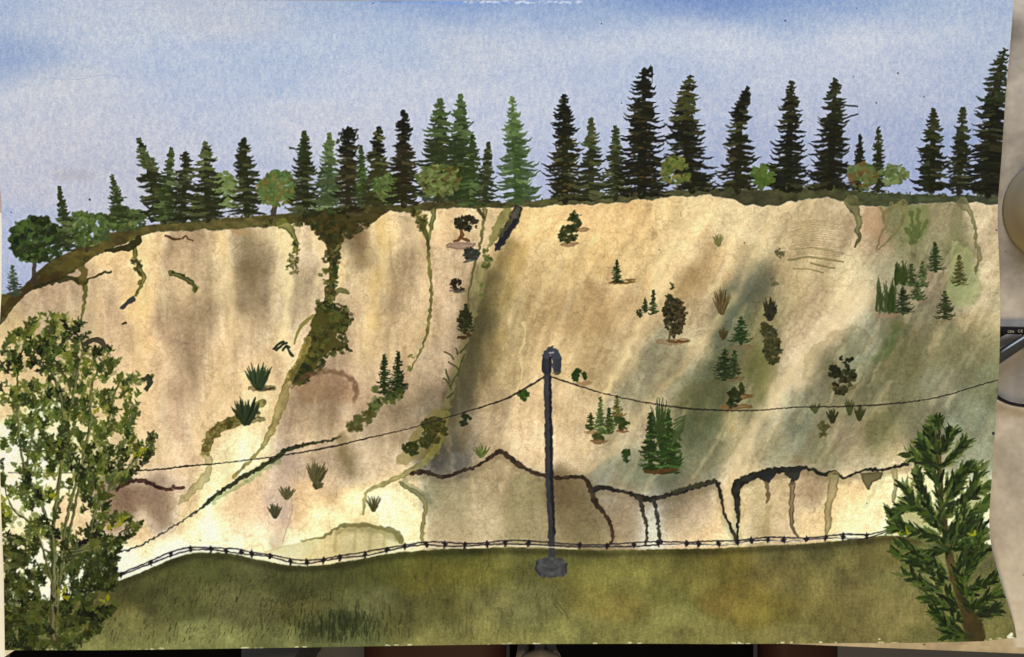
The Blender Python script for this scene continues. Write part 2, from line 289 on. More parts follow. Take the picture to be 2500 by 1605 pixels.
CLIFF = part('painted_cliff', 'tan and cream eroded slope with soft brown and green shading')
T = [  # x, y, colour of the wash there
 (20, 800, (192, 160, 104)), (90, 720, (190, 156, 112)), (150, 730, (186, 152, 110)), (120, 790, (188, 156, 112)), (190, 800, (196, 166, 116)), (30, 880, (212, 176, 122)),
 (260, 620, (226, 190, 132)), (230, 700, (186, 152, 104)), (260, 760, (186, 150, 106)), (300, 660, (214, 180, 126)), (300, 840, (196, 160, 112)), (355, 640, (224, 192, 134)), (370, 580, (226, 196, 142)),
 (330, 740, (222, 186, 124)), (340, 850, (222, 186, 128)), (420, 620, (190, 156, 108)), (470, 600, (180, 146, 100)), (440, 700, (200, 166, 114)), (420, 780, (176, 142, 98)), (460, 860, (168, 136, 94)), (500, 760, (166, 136, 92)), (500, 680, (184, 152, 104)),
 (390, 900, (206, 170, 120)), (350, 960, (222, 188, 136)), (440, 960, (186, 150, 108)), (440, 1040, (196, 160, 116)), (380, 1080, (220, 188, 140)), (545, 600, (226, 196, 140)), (550, 700, (218, 186, 130)), (570, 800, (212, 178, 124)), (540, 900, (214, 180, 128)),
 (590, 590, (168, 144, 98)), (615, 650, (124, 104, 66)), (600, 720, (146, 122, 82)), (650, 620, (150, 126, 84)), (650, 700, (154, 128, 86)), (640, 780, (178, 148, 104)), (610, 860, (204, 170, 122)), (650, 560, (206, 178, 124)),
 (560, 960, (222, 190, 138)), (500, 1040, (226, 194, 140)), (450, 1130, (216, 184, 140)), (620, 920, (226, 194, 140)), (700, 600, (246, 222, 160)), (695, 700, (236, 208, 150)), (690, 800, (234, 206, 150)), (690, 880, (228, 196, 146)), (640, 1000, (236, 206, 150)),
 (745, 560, (206, 178, 140)), (740, 620, (196, 166, 124)), (735, 700, (136, 112, 74)), (720, 770, (150, 124, 84)), (770, 590, (236, 210, 160)), (770, 660, (206, 176, 130)), (760, 740, (212, 182, 134)), (750, 800, (220, 188, 140)),
 (840, 640, (232, 204, 142)), (870, 590, (128, 102, 64)), (890, 640, (158, 130, 86)), (870, 700, (196, 164, 112)), (930, 590, (226, 194, 126)), (925, 680, (218, 184, 116)), (910, 780, (214, 180, 116)), (900, 860, (212, 176, 118)), (870, 770, (182, 148, 102)),
 (980, 570, (206, 174, 120)), (980, 660, (168, 136, 92)), (970, 740, (176, 144, 98)), (1000, 820, (188, 154, 104)), (950, 840, (200, 166, 112)), (1025, 640, (190, 158, 110)), (1030, 720, (206, 172, 122)), (1035, 800, (212, 178, 122)), (850, 860, (180, 146, 102)), (830, 930, (178, 142, 104)),
 (760, 960, (164, 132, 92)), (800, 1010, (158, 128, 90)), (720, 1030, (176, 144, 104)), (740, 1080, (208, 174, 124)), (900, 940, (196, 162, 116)), (900, 1000, (188, 152, 108)), (830, 1060, (206, 172, 124)),
 (1090, 560, (226, 192, 140)), (1100, 650, (208, 174, 126)), (1080, 760, (204, 170, 124)), (1090, 850, (186, 154, 112)), (1060, 920, (184, 150, 108)), (1000, 960, (180, 148, 104)), (980, 1010, (140, 116, 82)), (1040, 980, (128, 112, 80)), (1060, 880, (200, 168, 124)),
 (1180, 560, (216, 186, 134)), (1260, 560, (222, 186, 124)), (1240, 620, (222, 184, 118)), (1190, 720, (140, 122, 72)), (1170, 790, (108, 98, 60)), (1230, 720, (180, 152, 92)), (1280, 660, (214, 178, 112)), (1150, 880, (98, 88, 58)), (1200, 880, (158, 134, 82)), (1120, 960, (104, 96, 70)), (1200, 960, (166, 138, 90)),
 (1080, 1060, (120, 110, 82)), (1060, 1120, (78, 76, 66)), (1110, 1110, (96, 92, 76)), (1150, 1060, (150, 130, 94)), (1200, 1050, (192, 160, 112)), (1260, 1050, (216, 184, 134)), (1250, 900, (198, 166, 106)), (1250, 820, (184, 154, 96)), (1300, 750, (186, 152, 92)), (1330, 640, (196, 162, 100)), (1300, 560, (232, 198, 132)),
 (1380, 520, (228, 190, 128)), (1380, 650, (204, 168, 102)), (1390, 760, (184, 148, 90)), (1350, 860, (202, 168, 108)), (1300, 980, (212, 178, 124)), (1300, 1100, (224, 194, 148)), (1400, 1000, (206, 172, 116)), (1420, 1100, (214, 184, 134)), (1450, 860, (192, 158, 98)), (1450, 760, (184, 146, 86)), (1480, 620, (222, 186, 122)),
 (1480, 520, (222, 184, 122)), (1560, 540, (220, 182, 118)), (1640, 540, (222, 192, 132)), (1700, 520, (232, 206, 150)), (1560, 640, (216, 182, 118)), (1520, 720, (206, 168, 106)), (1560, 800, (196, 162, 106)), (1500, 880, (198, 168, 112)), (1620, 640, (236, 208, 150)), (1680, 600, (216, 184, 126)), (1680, 690, (172, 136, 78)), (1740, 640, (186, 150, 92)), (1700, 760, (184, 156, 106)), (1780, 620, (206, 172, 112)),
 (1780, 540, (216, 190, 136)), (1860, 540, (210, 184, 132)), (1830, 640, (196, 172, 116)), (1600, 860, (152, 142, 104)), (1560, 960, (160, 150, 112)), (1500, 1050, (180, 162, 118)), (1660, 880, (176, 162, 118)), (1700, 830, (206, 182, 130)), (1640, 960, (174, 158, 112)), (1560, 1060, (188, 168, 122)), (1600, 1010, (200, 176, 124)),
 (1840, 690, (100, 100, 76)), (1800, 760, (104, 108, 70)), (1770, 830, (108, 110, 74)), (1740, 920, (98, 100, 62)), (1680, 960, (112, 112, 70)), (1700, 1030, (92, 98, 62)), (1640, 1120, (122, 126, 84)), (1740, 1080, (116, 120, 82)), (1560, 1150, (128, 130, 96)), (1480, 1180, (142, 140, 108)), (1640, 1180, (104, 108, 80)), (1720, 1150, (130, 130, 92)),
 (1860, 800, (132, 126, 76)), (1860, 900, (112, 112, 56)), (1840, 980, (140, 134, 88)), (1900, 760, (170, 150, 98)), (1940, 680, (190, 162, 106)), (1960, 560, (200, 172, 118)), (2040, 560, (196, 170, 122)), (1990, 640, (196, 168, 114)), (2000, 740, (190, 160, 110)), (1940, 820, (196, 166, 118)), (1900, 880, (176, 156, 110)), (1940, 900, (212, 184, 138)),
 (2060, 700, (214, 190, 136)), (2080, 760, (226, 202, 156)), (2020, 820, (226, 200, 156)), (2100, 660, (206, 184, 132)), (1960, 900, (224, 198, 152)), (2100, 560, (198, 168, 122)), (2140, 580, (178, 146, 104)), (1900, 960, (218, 192, 142)), (1850, 1060, (178, 164, 118)), (1790, 1160, (210, 184, 134)), (1790, 1230, (226, 202, 156)), (1800, 1080, (196, 176, 124)),
 (2200, 550, (130, 128, 76)), (2240, 600, (140, 132, 86)), (2300, 540, (156, 140, 94)), (2340, 600, (128, 122, 72)), (2400, 560, (206, 180, 132)), (2410, 660, (206, 180, 130)), (2420, 780, (192, 172, 122)), (2380, 740, (188, 164, 118)), (2350, 700, (136, 138, 88)), (2150, 660, (160, 148, 106)), (2160, 760, (140, 128, 90)), (2280, 700, (140, 122, 86)), (2260, 780, (128, 118, 80)), (2180, 830, (100, 104, 62)), (2120, 810, (150, 148, 112)), (2080, 870, (142, 142, 106)), (2020, 880, (120, 112, 76)), (1990, 940, (132, 126, 90)),
 (2200, 880, (114, 108, 66)), (2300, 860, (134, 128, 84)), (2400, 840, (140, 132, 86)), (2120, 960, (124, 120, 80)), (2200, 980, (120, 116, 76)), (2300, 940, (140, 138, 104)), (2400, 920, (124, 126, 86)), (2060, 1000, (136, 132, 90)), (1940, 980, (142, 142, 106)), (1960, 1060, (138, 140, 110)), (2060, 1060, (158, 140, 106)), (2150, 1060, (120, 116, 66)), (2250, 1060, (126, 122, 88)), (2360, 1020, (146, 150, 116)), (2400, 1120, (158, 160, 124)),
 (1900, 1100, (166, 158, 118)), (2000, 1120, (150, 142, 98)), (2100, 1120, (186, 168, 122)), (2180, 1110, (200, 180, 130)), (2000, 1090, (130, 126, 84)), (2400, 1220, (244, 238, 190)), (2420, 1290, (250, 246, 200)),
 # lower slope
 (60, 960, (214, 184, 124)), (100, 1000, (246, 236, 180)), (200, 960, (226, 200, 146)), (60, 1100, (244, 240, 190)), (180, 1100, (240, 232, 178)), (330, 1130, (222, 192, 144)), (40, 1240, (250, 244, 190)), (40, 1330, (228, 196, 156)), (100, 1400, (250, 246, 205)), (200, 1300, (214, 186, 140)), (220, 1400, (252, 246, 206)), (150, 1520, (215, 212, 170)),
 (310, 1215, (140, 108, 78)), (380, 1215, (152, 122, 92)), (300, 1265, (176, 142, 106)), (400, 1265, (150, 122, 94)), (350, 1290, (226, 196, 150)), (440, 1210, (196, 164, 122)), (450, 1260, (238, 216, 166)), (560, 1130, (240, 222, 168)), (520, 1200, (246, 232, 180)), (640, 1100, (240, 222, 170)),
 (300, 1370, (254, 248, 210)), (420, 1330, (254, 248, 212)), (500, 1300, (252, 242, 202)), (560, 1260, (226, 200, 160)), (600, 1220, (214, 182, 142)), (620, 1280, (236, 212, 178)), (560, 1330, (250, 240, 204)), (680, 1180, (206, 172, 134)), (700, 1120, (166, 138, 112)), (730, 1200, (214, 180, 136)), (660, 1280, (214, 186, 160)), (690, 1240, (190, 162, 134)), (740, 1240, (224, 192, 142)),
 (780, 1110, (178, 148, 110)), (845, 1120, (140, 116, 76)), (820, 1180, (206, 172, 126)), (900, 1110, (206, 176, 132)), (960, 1130, (210, 180, 134)), (780, 1290, (246, 234, 186)), (860, 1240, (244, 228, 176)), (960, 1240, (246, 238, 194)), (1000, 1290, (240, 226, 180)), (700, 1330, (250, 240, 200)), (1000, 1180, (240, 226, 180)), (640, 1350, (240, 224, 176)),
 (880, 1320, (196, 180, 124)), (800, 1340, (214, 196, 142)), (1010, 1060, (170, 148, 104)), (960, 1060, (184, 154, 108)), (900, 1050, (160, 136, 98)),
 (1060, 1200, (154, 142, 98)), (1100, 1230, (168, 150, 102)), (1080, 1300, (188, 164, 116)), (1180, 1180, (176, 152, 104)), (1220, 1150, (178, 150, 102)), (1180, 1290, (190, 166, 118)), (1280, 1200, (156, 140, 88)), (1280, 1290, (168, 148, 98)), (1380, 1210, (116, 94, 54)), (1400, 1280, (134, 116, 70)), (1340, 1310, (166, 146, 98)), (1440, 1270, (116, 98, 58)), (1450, 1320, (150, 132, 82)), (1490, 1220, (158, 134, 98)), (1530, 1280, (160, 136, 96)), (1550, 1240, (156, 132, 92)), (1520, 1320, (176, 150, 106)),
 (1588, 1250, (196, 194, 172)), (1590, 1310, (206, 200, 172)), (1640, 1240, (146, 124, 88)), (1700, 1210, (160, 134, 96)), (1730, 1260, (206, 176, 130)), (1650, 1300, (212, 184, 138)), (1740, 1310, (222, 194, 150)), (1780, 1220, (226, 202, 156)), (1790, 1290, (244, 226, 180)),
 (1840, 1200, (196, 172, 114)), (1840, 1290, (186, 160, 106)), (1910, 1200, (196, 166, 112)), (1910, 1280, (200, 170, 118)), (1980, 1180, (176, 142, 96)), (1980, 1280, (218, 190, 140)), (2080, 1190, (216, 186, 134)), (2090, 1280, (246, 228, 180)), (2060, 1240, (234, 208, 156)), (2150, 1250, (244, 228, 180)), (2180, 1180, (244, 226, 176)), (2240, 1220, (230, 220, 170))]
cl = rbf(T, 33, 42)
cl = cl + np.array([7, 8, 9]); mm = np.array([206, 181, 136.]); cl = mm + (cl - mm) * np.array([1.04, 1.05, 1.03])
cl = cl + sst((cl[..., :1] - 165) / 60) * np.array([19, 17, 13]) + (sst((cl[..., :1] - 205) / 30) * sst((YY[..., None] - 1130) / 60)) * np.array([10, 6, -4]) + 5 * sst((1100 - XX[..., None]) / 200)
cl = cl - sst((cl[..., :1] - 232) / 22) * np.array([3, 9, 16])
# slope-following streaks: run downhill, leaning left towards the bottom on the right half
sl = 0.55 * sst((XX - 1000) / 700)
su = XX + (YY - 800) * sl + 26 * (fbm(XX, YY, 160, 31) - 0.5) * 2
st1 = fbm(su * 1.0, YY * 0.12, 34, 41, 3) - 0.5
st2 = fbm(su * 1.0, YY * 0.22, 15, 47, 2) - 0.5
mott = fbm(XX, YY, 42, 51, 4) - 0.5
fine = fbm(XX, YY, 9, 57, 2) - 0.5
band = sst((1180 - YY) / 120)
cl = cl * (1 + (st1 * 0.26 + st2 * 0.11)[..., None] * band[..., None] + (mott * 0.26 + fine * 0.12)[..., None] * np.array([0.85, 1.0, 1.25]))
cl = cl * (1 + ((vn(XX, YY, 3.4, 61) - 0.5) * 0.09)[..., None])
for sd, sc, am in ((63, 34, .055), (67, 15, .06)):      # pigment settled along the tooth of the paper in crackled lines
    cl = cl * (1 - am * np.exp(-((fbm(XX, YY, sc, sd, 3) - .5) / .03) ** 2) * (.4 + vn(XX, YY, 70, sd + 3)))[..., None]
# bloom lines: thin darker tide marks on contour levels of a noise
for sd, sc in ((71, 150), (77, 90), (83, 120)):
    f = fbm(XX, YY, sc, sd, 4)
    g = np.abs(((f * 7.0) % 1.0) - 0.5)
    cl = cl * (1 - 0.085 * np.exp(-(g / 0.035) ** 2) * sst((vn(XX, YY, 60, sd + 2) - .45) * 5))[..., None]
a = sst(0.5 + (YY - cliff_y) / 3)
lu_ = cl @ np.array([.3, .59, .11]); cl = lu_[..., None] + (cl - lu_[..., None]) * .85; cl = np.clip(cl, 20, 252); C = C * (1 - a[..., None]) + cl * a[..., None]; ID[a > .5] = CLIFF

# --- broad wet brush marks running down the slope
for i in range(420):
    x, y = U(20, 2430), U(560, 1120); lean = -.55 * float(sst(np.array((x - 1000) / 700.))) + U(-.12, .12); L = U(40, 150)
    if y < np.interp(x, bx, by) + 20: continue
    lt = U(0, 1) < .5
    stroke([(x, y, U(2, 4)), (x + lean * L * .5 + U(-4, 4), y + L * .5, U(4, 11)), (x + lean * L, y + L, U(2, 4))], 5, (246, 226, 176) if lt else (150, 124, 84), U(.10, .30) if lt else U(.10, .26), U(3, 14), 5, 14, gran=.4)
# --- slope shading strokes
def soft_stroke(pts, r, col, a, soft, mode='mix', warp=8, **k): stroke(pts, r, col, a, soft, warp, 24, None, mode, var=.08, gran=.25, **k)
for pts, r, col, al, so in [
 ([(700, 566), (706, 640), (700, 740), (690, 860)], 8, (250, 228, 168), .75, 16),
 ([(540, 575), (560, 660), (568, 760), (556, 860), (520, 980)], 7, (236, 206, 148), .6, 18),
 ([(232, 740), (240, 820)], 8, (220, 186, 128), .5, 20), ([(350, 600), (335, 700), (330, 800), (350, 920)], 9, (230, 196, 138), .5, 22),
 ([(765, 570), (785, 630), (780, 690)], 9, (240, 214, 160), .7, 14),
 ([(1008, 560), (1030, 620), (1038, 720), (1030, 800), (1000, 880)], 5, (226, 196, 140), .55, 12),
 ([(925, 540), (935, 620), (915, 700), (905, 800)], 10, (228, 192, 120), .5, 26),
 ([(610, 590), (612, 700)], 22, (112, 92, 58), .4, 50), ([(872, 575), (880, 640)], 16, (110, 86, 52), .45, 34),
 ([(1242, 600), (1190, 700), (1165, 800), (1130, 900), (1100, 1000), (1060, 1100)], 16, (82, 76, 46), .55, 50),
 ([(1270, 590), (1255, 680), (1290, 600)], 5, (240, 208, 146), .5, 12),
 ([(1300, 560), (1270, 660), (1250, 720)], 6, (240, 208, 146), .5, 18),
 ([(1280, 790), (1275, 880), (1262, 960), (1250, 1060)], 2.5, (240, 212, 154), .75, 6),
 ([(1700, 510), (1650, 590), (1610, 660), (1595, 730), (1560, 800), (1520, 880), (1480, 960), (1440, 1050)], 8, (242, 216, 158), .8, 18),
 ([(1760, 780), (1700, 850), (1640, 930), (1560, 1010), (1500, 1090), (1440, 1150)], 6, (222, 196, 142), .6, 20),
 ([(1880, 560), (1850, 620), (1810, 690), (1770, 760), (1740, 800)], 8, (226, 200, 144), .65, 20),
 ([(1940, 900), (1890, 970), (1840, 1050), (1805, 1130), (1785, 1200), (1790, 1260)], 13, (232, 208, 158), .8, 26),
 ([(2110, 720), (2050, 780), (2000, 830), (1970, 880), (1955, 920)], 24, (230, 208, 162), .7, 40),
 ([(1850, 660), (1800, 740), (1760, 820)], 18, (86, 90, 72), .4, 50), ([(1700, 960), (1650, 1010), (1740, 1040)], 14, (84, 90, 52), .35, 50),
 ([(1870, 860), (1860, 960)], 18, (120, 124, 52), .35, 50)]:
    soft_stroke(pts, r, col, al, so)
poly([(1245, 590), (1285, 600), (1262, 700), (1236, 800), (1196, 900), (1160, 1000), (1130, 1095), (1030, 1125), (1070, 1020), (1104, 920), (1134, 820), (1170, 720), (1204, 640)], (176, 168, 130), .42, 22, 16, 40, mode='mul')
stroke([(1186, 660, 5), (1160, 760, 7), (1120, 880, 8), (1092, 990, 9)], 7, (146, 136, 82), .45, 8, 6)
# grey and green glazes with wet edges on the right slopes
poly([(1560, 860), (1640, 830), (1700, 850), (1640, 930), (1560, 1010), (1480, 1090), (1420, 1100), (1500, 990)], (222, 212, 188), .3, 6, 10, 30, mode='mul', edge=.25)
poly([(1880, 640), (1900, 760), (1900, 900), (1850, 1010), (1780, 1110), (1680, 1180), (1560, 1190), (1500, 1170), (1620, 1060), (1700, 960), (1760, 860), (1800, 760), (1840, 690)], (226, 216, 188), .28, 8, 14, 36, mode='mul', edge=.2)
poly([(1690, 935), (1760, 930), (1800, 990), (1790, 1060), (1740, 1040), (1670, 1010), (1640, 980)], (200, 192, 152), .32, 8, 12, 26, mode='mul')
poly([(2070, 800), (2040, 810), (1980, 850), (1962, 900), (1970, 930), (2060, 880), (2110, 860), (2130, 830), (2110, 800)], (190, 184, 152), .30, 6, 12, 26, mode='mul', edge=.3)
poly([(2110, 740), (2170, 770), (2150, 840), (2120, 880), (2060, 880), (1970, 925), (1960, 990), (1880, 1050), (1850, 1120), (2000, 1130), (2150, 1120), (2420, 1140), (2438, 770), (2300, 790), (2200, 780)], (228, 219, 194), .32, 5, 12, 30, mode='mul', edge=.25)
for p_ in [[(2190, 800), (2180, 830), (2160, 870), (2130, 880)], [(2190, 790), (2165, 860)]]: stroke(p_, 8, (80, 98, 52), .4, 14, 7, 12)
poly([(2330, 580), (2380, 640), (2390, 720), (2350, 750), (2310, 720), (2320, 650)], (160, 172, 106), .4, 5, 10, 22, edge=.3)
poly([(2210, 510), (2265, 505), (2270, 560), (2240, 600), (2210, 590)], (112, 120, 62), .5, 8, 8, 16)
for q in [((2226, 520), (2230, 580)), ((2245, 515), (2236, 590)), ((2262, 540), (2244, 580)), ((2215, 560), (2226, 592))]: stroke(q, 5, (72, 84, 38), .6, 4, 4)
poly([(2330, 500), (2350, 500), (2345, 560), (2325, 580), (2318, 540)], (118, 112, 74), .5, 6, 4)
poly([(2110, 510), (2160, 510), (2155, 590), (2130, 580), (2105, 545)], (172, 136, 100), .5, 8, 6)
for k in range(16):   # horizontal brush combing
    y = 540 + k * 5.5; stroke([(1925 + U(0, 20), y + 6), (1980, y - 2), (2040 + U(-10, 20), y + 4)], .9, (156, 130, 88), .55, 2, 1)
for pts, r in [([(1925, 636), (1970, 628), (2010, 632), (2058, 640)], 2.6), ([(1980, 642), (2010, 650), (2038, 655)], 2.2), ([(1935, 656), (1975, 658), (2010, 666)], 1.6), ([(1940, 610), (1990, 606), (2060, 620)], 1.2)]:
    stroke(pts, r, (128, 116, 72), .75, 2, 1.2)
poly([(562, 562), (590, 558), (617, 574), (600, 575), (570, 570)], (168, 138, 92), .6, 2, 1, edge=.5)

RIDGE = part('painted_ridge', 'strip of olive grass along the cliff top')
a = sst(0.5 + (YY - ridge_y) / 3) * (1 - sst(0.5 + (YY - cliff_y) / 3))
rc = rbf([(0, 760, (84, 78, 34)), (60, 710, (66, 58, 28)), (130, 670, (72, 66, 30)), (220, 610, (84, 74, 36)), (330, 570, (84, 74, 36)), (450, 552, (92, 84, 44)), (600, 540, (98, 90, 48)), (760, 530, (66, 60, 26)), (900, 515, (70, 64, 30)), (1060, 505, (80, 74, 40)), (1200, 502, (70, 68, 36)), (1400, 492, (86, 84, 48)), (1600, 480, (80, 78, 48)), (1800, 482, (66, 64, 42)), (2000, 470, (72, 72, 44)), (2200, 487, (66, 72, 46)), (2430, 487, (70, 74, 52))], 110, 60)
rc = rc * (1 + ((fbm(XX, YY * 1.5, 18, 91, 3) - .5) * .7)[..., None])
C = C * (1 - a[..., None]) + rc * a[..., None]; ID[a > .5] = RIDGE

MEAD = part('painted_meadow', 'olive green grass wash across the bottom')
a = sst(0.5 + (YY - mead_y) / 3.5)
mc = rbf([(60, 1560, (96, 98, 54)), (250, 1480, (86, 80, 40)), (330, 1440, (62, 62, 32)), (400, 1400, (66, 66, 34)), (500, 1370, (64, 68, 34)), (620, 1400, (78, 78, 46)), (300, 1530, (112, 108, 62)), (450, 1470, (82, 82, 46)), (500, 1560, (126, 128, 76)), (300, 1575, (128, 128, 74)), (600, 1480, (90, 88, 54)), (700, 1430, (62, 64, 34)), (750, 1500, (84, 80, 44)),
 (800, 1530, (56, 60, 34)), (700, 1560, (104, 106, 62)), (850, 1570, (86, 92, 54)), (860, 1410, (66, 68, 34)), (950, 1380, (72, 74, 32)), (900, 1470, (84, 84, 52)), (1030, 1400, (92, 86, 34)), (1000, 1520, (80, 78, 42)), (1100, 1400, (98, 90, 36)), (1180, 1400, (104, 98, 42)), (1100, 1460, (84, 80, 40)), (1200, 1470, (112, 106, 62)), (1060, 1560, (122, 116, 66)), (1200, 1560, (124, 118, 66)), (1100, 1345, (62, 66, 30)),
 (1260, 1390, (86, 84, 42)), (1300, 1450, (98, 96, 58)), (1280, 1500, (110, 108, 66)), (1400, 1400, (108, 102, 48)), (1450, 1460, (112, 102, 50)), (1500, 1400, (118, 112, 56)), (1520, 1480, (126, 110, 54)), (1400, 1350, (70, 70, 34)), (1600, 1380, (120, 112, 56)), (1600, 1440, (104, 100, 50)), (1700, 1400, (116, 106, 52)), (1780, 1370, (108, 94, 40)), (1620, 1520, (124, 120, 66)), (1800, 1460, (112, 94, 42)), (1400, 1540, (126, 122, 68)), (1500, 1562, (128, 122, 66)), (1700, 1560, (128, 120, 66)),
 (1880, 1480, (112, 98, 42)), (1900, 1400, (110, 96, 54)), (1960, 1430, (120, 108, 62)), (1900, 1350, (100, 92, 54)), (2050, 1380, (114, 104, 60)), (2000, 1500, (112, 100, 54)), (2100, 1460, (104, 92, 54)), (2150, 1360, (98, 88, 48)), (2200, 1420, (110, 104, 62)), (2200, 1500, (122, 110, 66)), (2100, 1550, (110, 98, 56)), (2280, 1550, (112, 106, 60)), (2260, 1400, (130, 128, 80)), (2380, 1350, (98, 96, 62)), (2420, 1440, (120, 116, 72)), (2440, 1530, (124, 118, 68)), (1650, 1355, (72, 68, 30)), (2000, 1335, (80, 76, 46)), (1250, 1575, (134, 128, 72)), (1950, 1560, (126, 116, 66))], 50, 30)
mc = mc * .82 + np.array([106, 104, 56]) * .26; mc = mc * (1 + ((fbm(XX, YY, 48, 101, 4) - .5) * .55 + (fbm(XX * 1.6, YY * .45, 8, 107, 2) - .5) * .15 + (vn(XX, YY, 3.4, 109) - .5) * .16)[..., None])
C = C * (1 - a[..., None]) + mc * a[..., None]; ID[a > .5] = MEAD
# wet edge and grass marks
s_ = full
e = np.exp(-((YY - mead_y - 9) / 9) ** 2) * .30 * sst((XX - 200) / 200)
C *= (1 - e)[..., None]
for i in range(330):
    x = U(230, 760); y = U(1400, 1575)
    if y < np.interp(x, mx, my) + 25: continue
    h = U(6, 15); stroke([(x, y), (x + U(1, 5), y - h)], U(.6, 1.5), (52, 50, 24), U(.3, .75), 2, 1)
for i in range(420):
    x = random.gauss(830, 60); y = min(1568, random.gauss(1535, 20)); h = U(8, 24)
    stroke([(x, y), (x + U(-3, 4), y - h)], U(.8, 2.4), jit((40, 46, 24), 6), U(.2, .55), 3, 1)
for i in range(300):
    x = U(760, 1360); y = U(1380, 1560); h = U(8, 26)
    if y - h < np.interp(x, mx, my) + 6: continue
    stroke([(x, y), (x + U(-4, 6), y - h)], U(.6, 1.3), (60, 58, 28), U(.15, .45), 2, 1)
for x, y in [(640, 1460), (656, 1462), (668, 1466), (684, 1470), (700, 1468), (716, 1462), (730, 1458), (742, 1456), (760, 1452), (705, 1476), (735, 1470), (782, 1460)]:
    stroke([(x, y), (x + 4, y + 7), (x + 12, y + 1)], .9, (46, 46, 24), .7, 2, 1)
for p_ in [[(1360, 1470), (1376, 1490), (1388, 1512)], [(1352, 1475), (1372, 1500)]]: stroke(p_, .7, (56, 52, 30), .7, 2)
for i in range(260):    # bare paper along the deckled bottom edge
    x = U(60, 2440); k = math.sin(x / 47.0) + math.sin(x / 19.0 + 1)
    if k < .4: continue
    y = np.interp(x, BX, BY) - U(-1, 3); stroke([(x, y), (x + U(2, 9), y)], U(.6, 2.0), (214, 206, 158), .75, 2, 1)
stroke([(2470, 1549), (2462, 1555), (2472, 1557)], 3.5, (246, 240, 205), .95, 3)
for p_ in [(2145, 1561), (2002, 1569), (1802, 1570)]: stroke([p_, (p_[0] + 3, p_[1])], 2, (240, 236, 205), .9, 2)

# ---- gullies and foliage bands on the cliff
def blobs(path, r, cols, n, size, pid, a=.8):
    p = cr(path, 8)
    for i in range(n):
        q = p[random.randrange(len(p))]; rr = q[2] if len(q) > 2 else r
        an = U(0, 6.28); d = math.sqrt(U(0, 1)) * rr
        x, y = q[0] + d * math.cos(an), q[1] + d * math.sin(an)
        stroke([(x, y), (x + U(-1, 1) * size, y + U(-.8, .8) * size)], size * U(.35, .8), jit(random.choice(cols), 8), a * U(.6, 1), 2, 2, 6, pid)
OL = (74, 66, 26); OD = (44, 42, 18); GR = (84, 88, 36); DG = (40, 48, 24); BR = (72, 56, 26); LO = (140, 130, 74)
def gully(pts, r, col, name='painted_gully', al=.85, **k):
    g = part(name, k.pop('label', None)); stroke(pts, r, col, al, k.pop('soft', 2.5), k.pop('warp', 3), 8, g, edge=.15, var=.25, **k); return g
g = gully([(182, 684, 3), (203, 692, 5), (209, 715, 5), (204, 750, 4), (200, 778, 3), (203, 800, 2)], 4, (96, 96, 44))
stroke([(203, 692), (225, 678), (245, 668), (270, 664)], 3, OD, .9, 2, 3, pid=g)
stroke([(85, 700), (130, 688), (170, 680), (200, 690)], 6, OD, .85, 3, 4); stroke([(150, 660), (190, 640), (205, 670), (200, 690)], 9, (88, 78, 34), .85, 3, 5)
stroke([(0, 770), (40, 725), (90, 690), (150, 672)], 9, (64, 50, 24), .8, 4, 5)
g = gully([(325, 585, 11), (328, 612, 6), (334, 640, 5), (345, 665, 7), (350, 685, 6), (340, 705, 5), (330, 722, 4)], 5, (88, 84, 32))
stroke([(258, 614, 4), (295, 607, 7), (322, 600, 11), (340, 585, 9)], 8, OD, .95, 2, 3, pid=g); blobs([(328, 640), (336, 650)], 14, [DG, OD], 14, 5, g); blobs([(345, 668), (345, 690)], 8, [OD, OL], 10, 4, g)
stroke([(326, 731, 8), (310, 741, 6), (298, 752, 7)], 7, (48, 52, 52), .95, 2, 3, pid=g); stroke([(299, 792), (307, 789)], 3, (48, 40, 34), .9, 2)
g = gully([(420, 668, 8), (440, 674, 6), (462, 686, 6), (476, 700, 6), (478, 714, 3)], 5, (66, 72, 28), label='short dark green weed curling on bare tan slope'); blobs([(425, 668), (478, 705)], 6, [DG, GR], 12, 4, g)
g = gully([(405, 577), (425, 582), (440, 583)], 2.6, (84, 54, 34), soft=2); stroke([(447, 583), (455, 578), (462, 586), (470, 588)], 2.4, (84, 54, 34), .9, 2, 2, pid=g)
g = gully([(690, 546, 14), (708, 560, 8), (722, 590, 5), (722, 615, 5)], 6, (96, 100, 40)); blobs([(722, 600), (722, 618)], 12, [GR, DG], 16, 4, g); blobs([(715, 636), (716, 655)], 15, [(104, 100, 42), GR, OD], 26, 5, g); blobs([(655, 545), (730, 548)], 8, [OD, GR], 26, 5, g)
g = gully([(750, 532, 14), (800, 545, 34), (815, 580, 22), (815, 612, 13), (810, 680, 10), (802, 730, 11)], 14, (70, 64, 26), warp=6, label='widest green gully hanging from the ridge into thick bushes')
poly([(735, 530), (840, 518), (940, 518), (915, 540), (868, 548), (838, 572), (824, 604), (802, 604), (786, 572), (758, 548)], (62, 56, 24), .93, 3, 8, 12, g)
blobs([(740, 528, 8), (790, 545, 30), (815, 570, 26), (900, 545, 10)], 26, [OL, OD, DG, (58, 56, 24), BR], 260, 7, g); blobs([(812, 620), (810, 635)], 22, [DG, OD, BR], 24, 6, g); blobs([(808, 655), (806, 672)], 20, [GR, (70, 80, 26)], 26, 6, g)
stroke([(806, 738, 3), (824, 712, 6), (838, 710, 6), (850, 716, 3)], 5, (104, 100, 54), .85, 2, 2, pid=g)
poly([(776, 738), (800, 748), (832, 756), (855, 776), (848, 802), (818, 822), (842, 838), (846, 850), (802, 862), (782, 884), (768, 908), (735, 934), (708, 930), (716, 900), (740, 856), (752, 812), (764, 780)], (72, 68, 26), .95, 3, 8, 14, g)
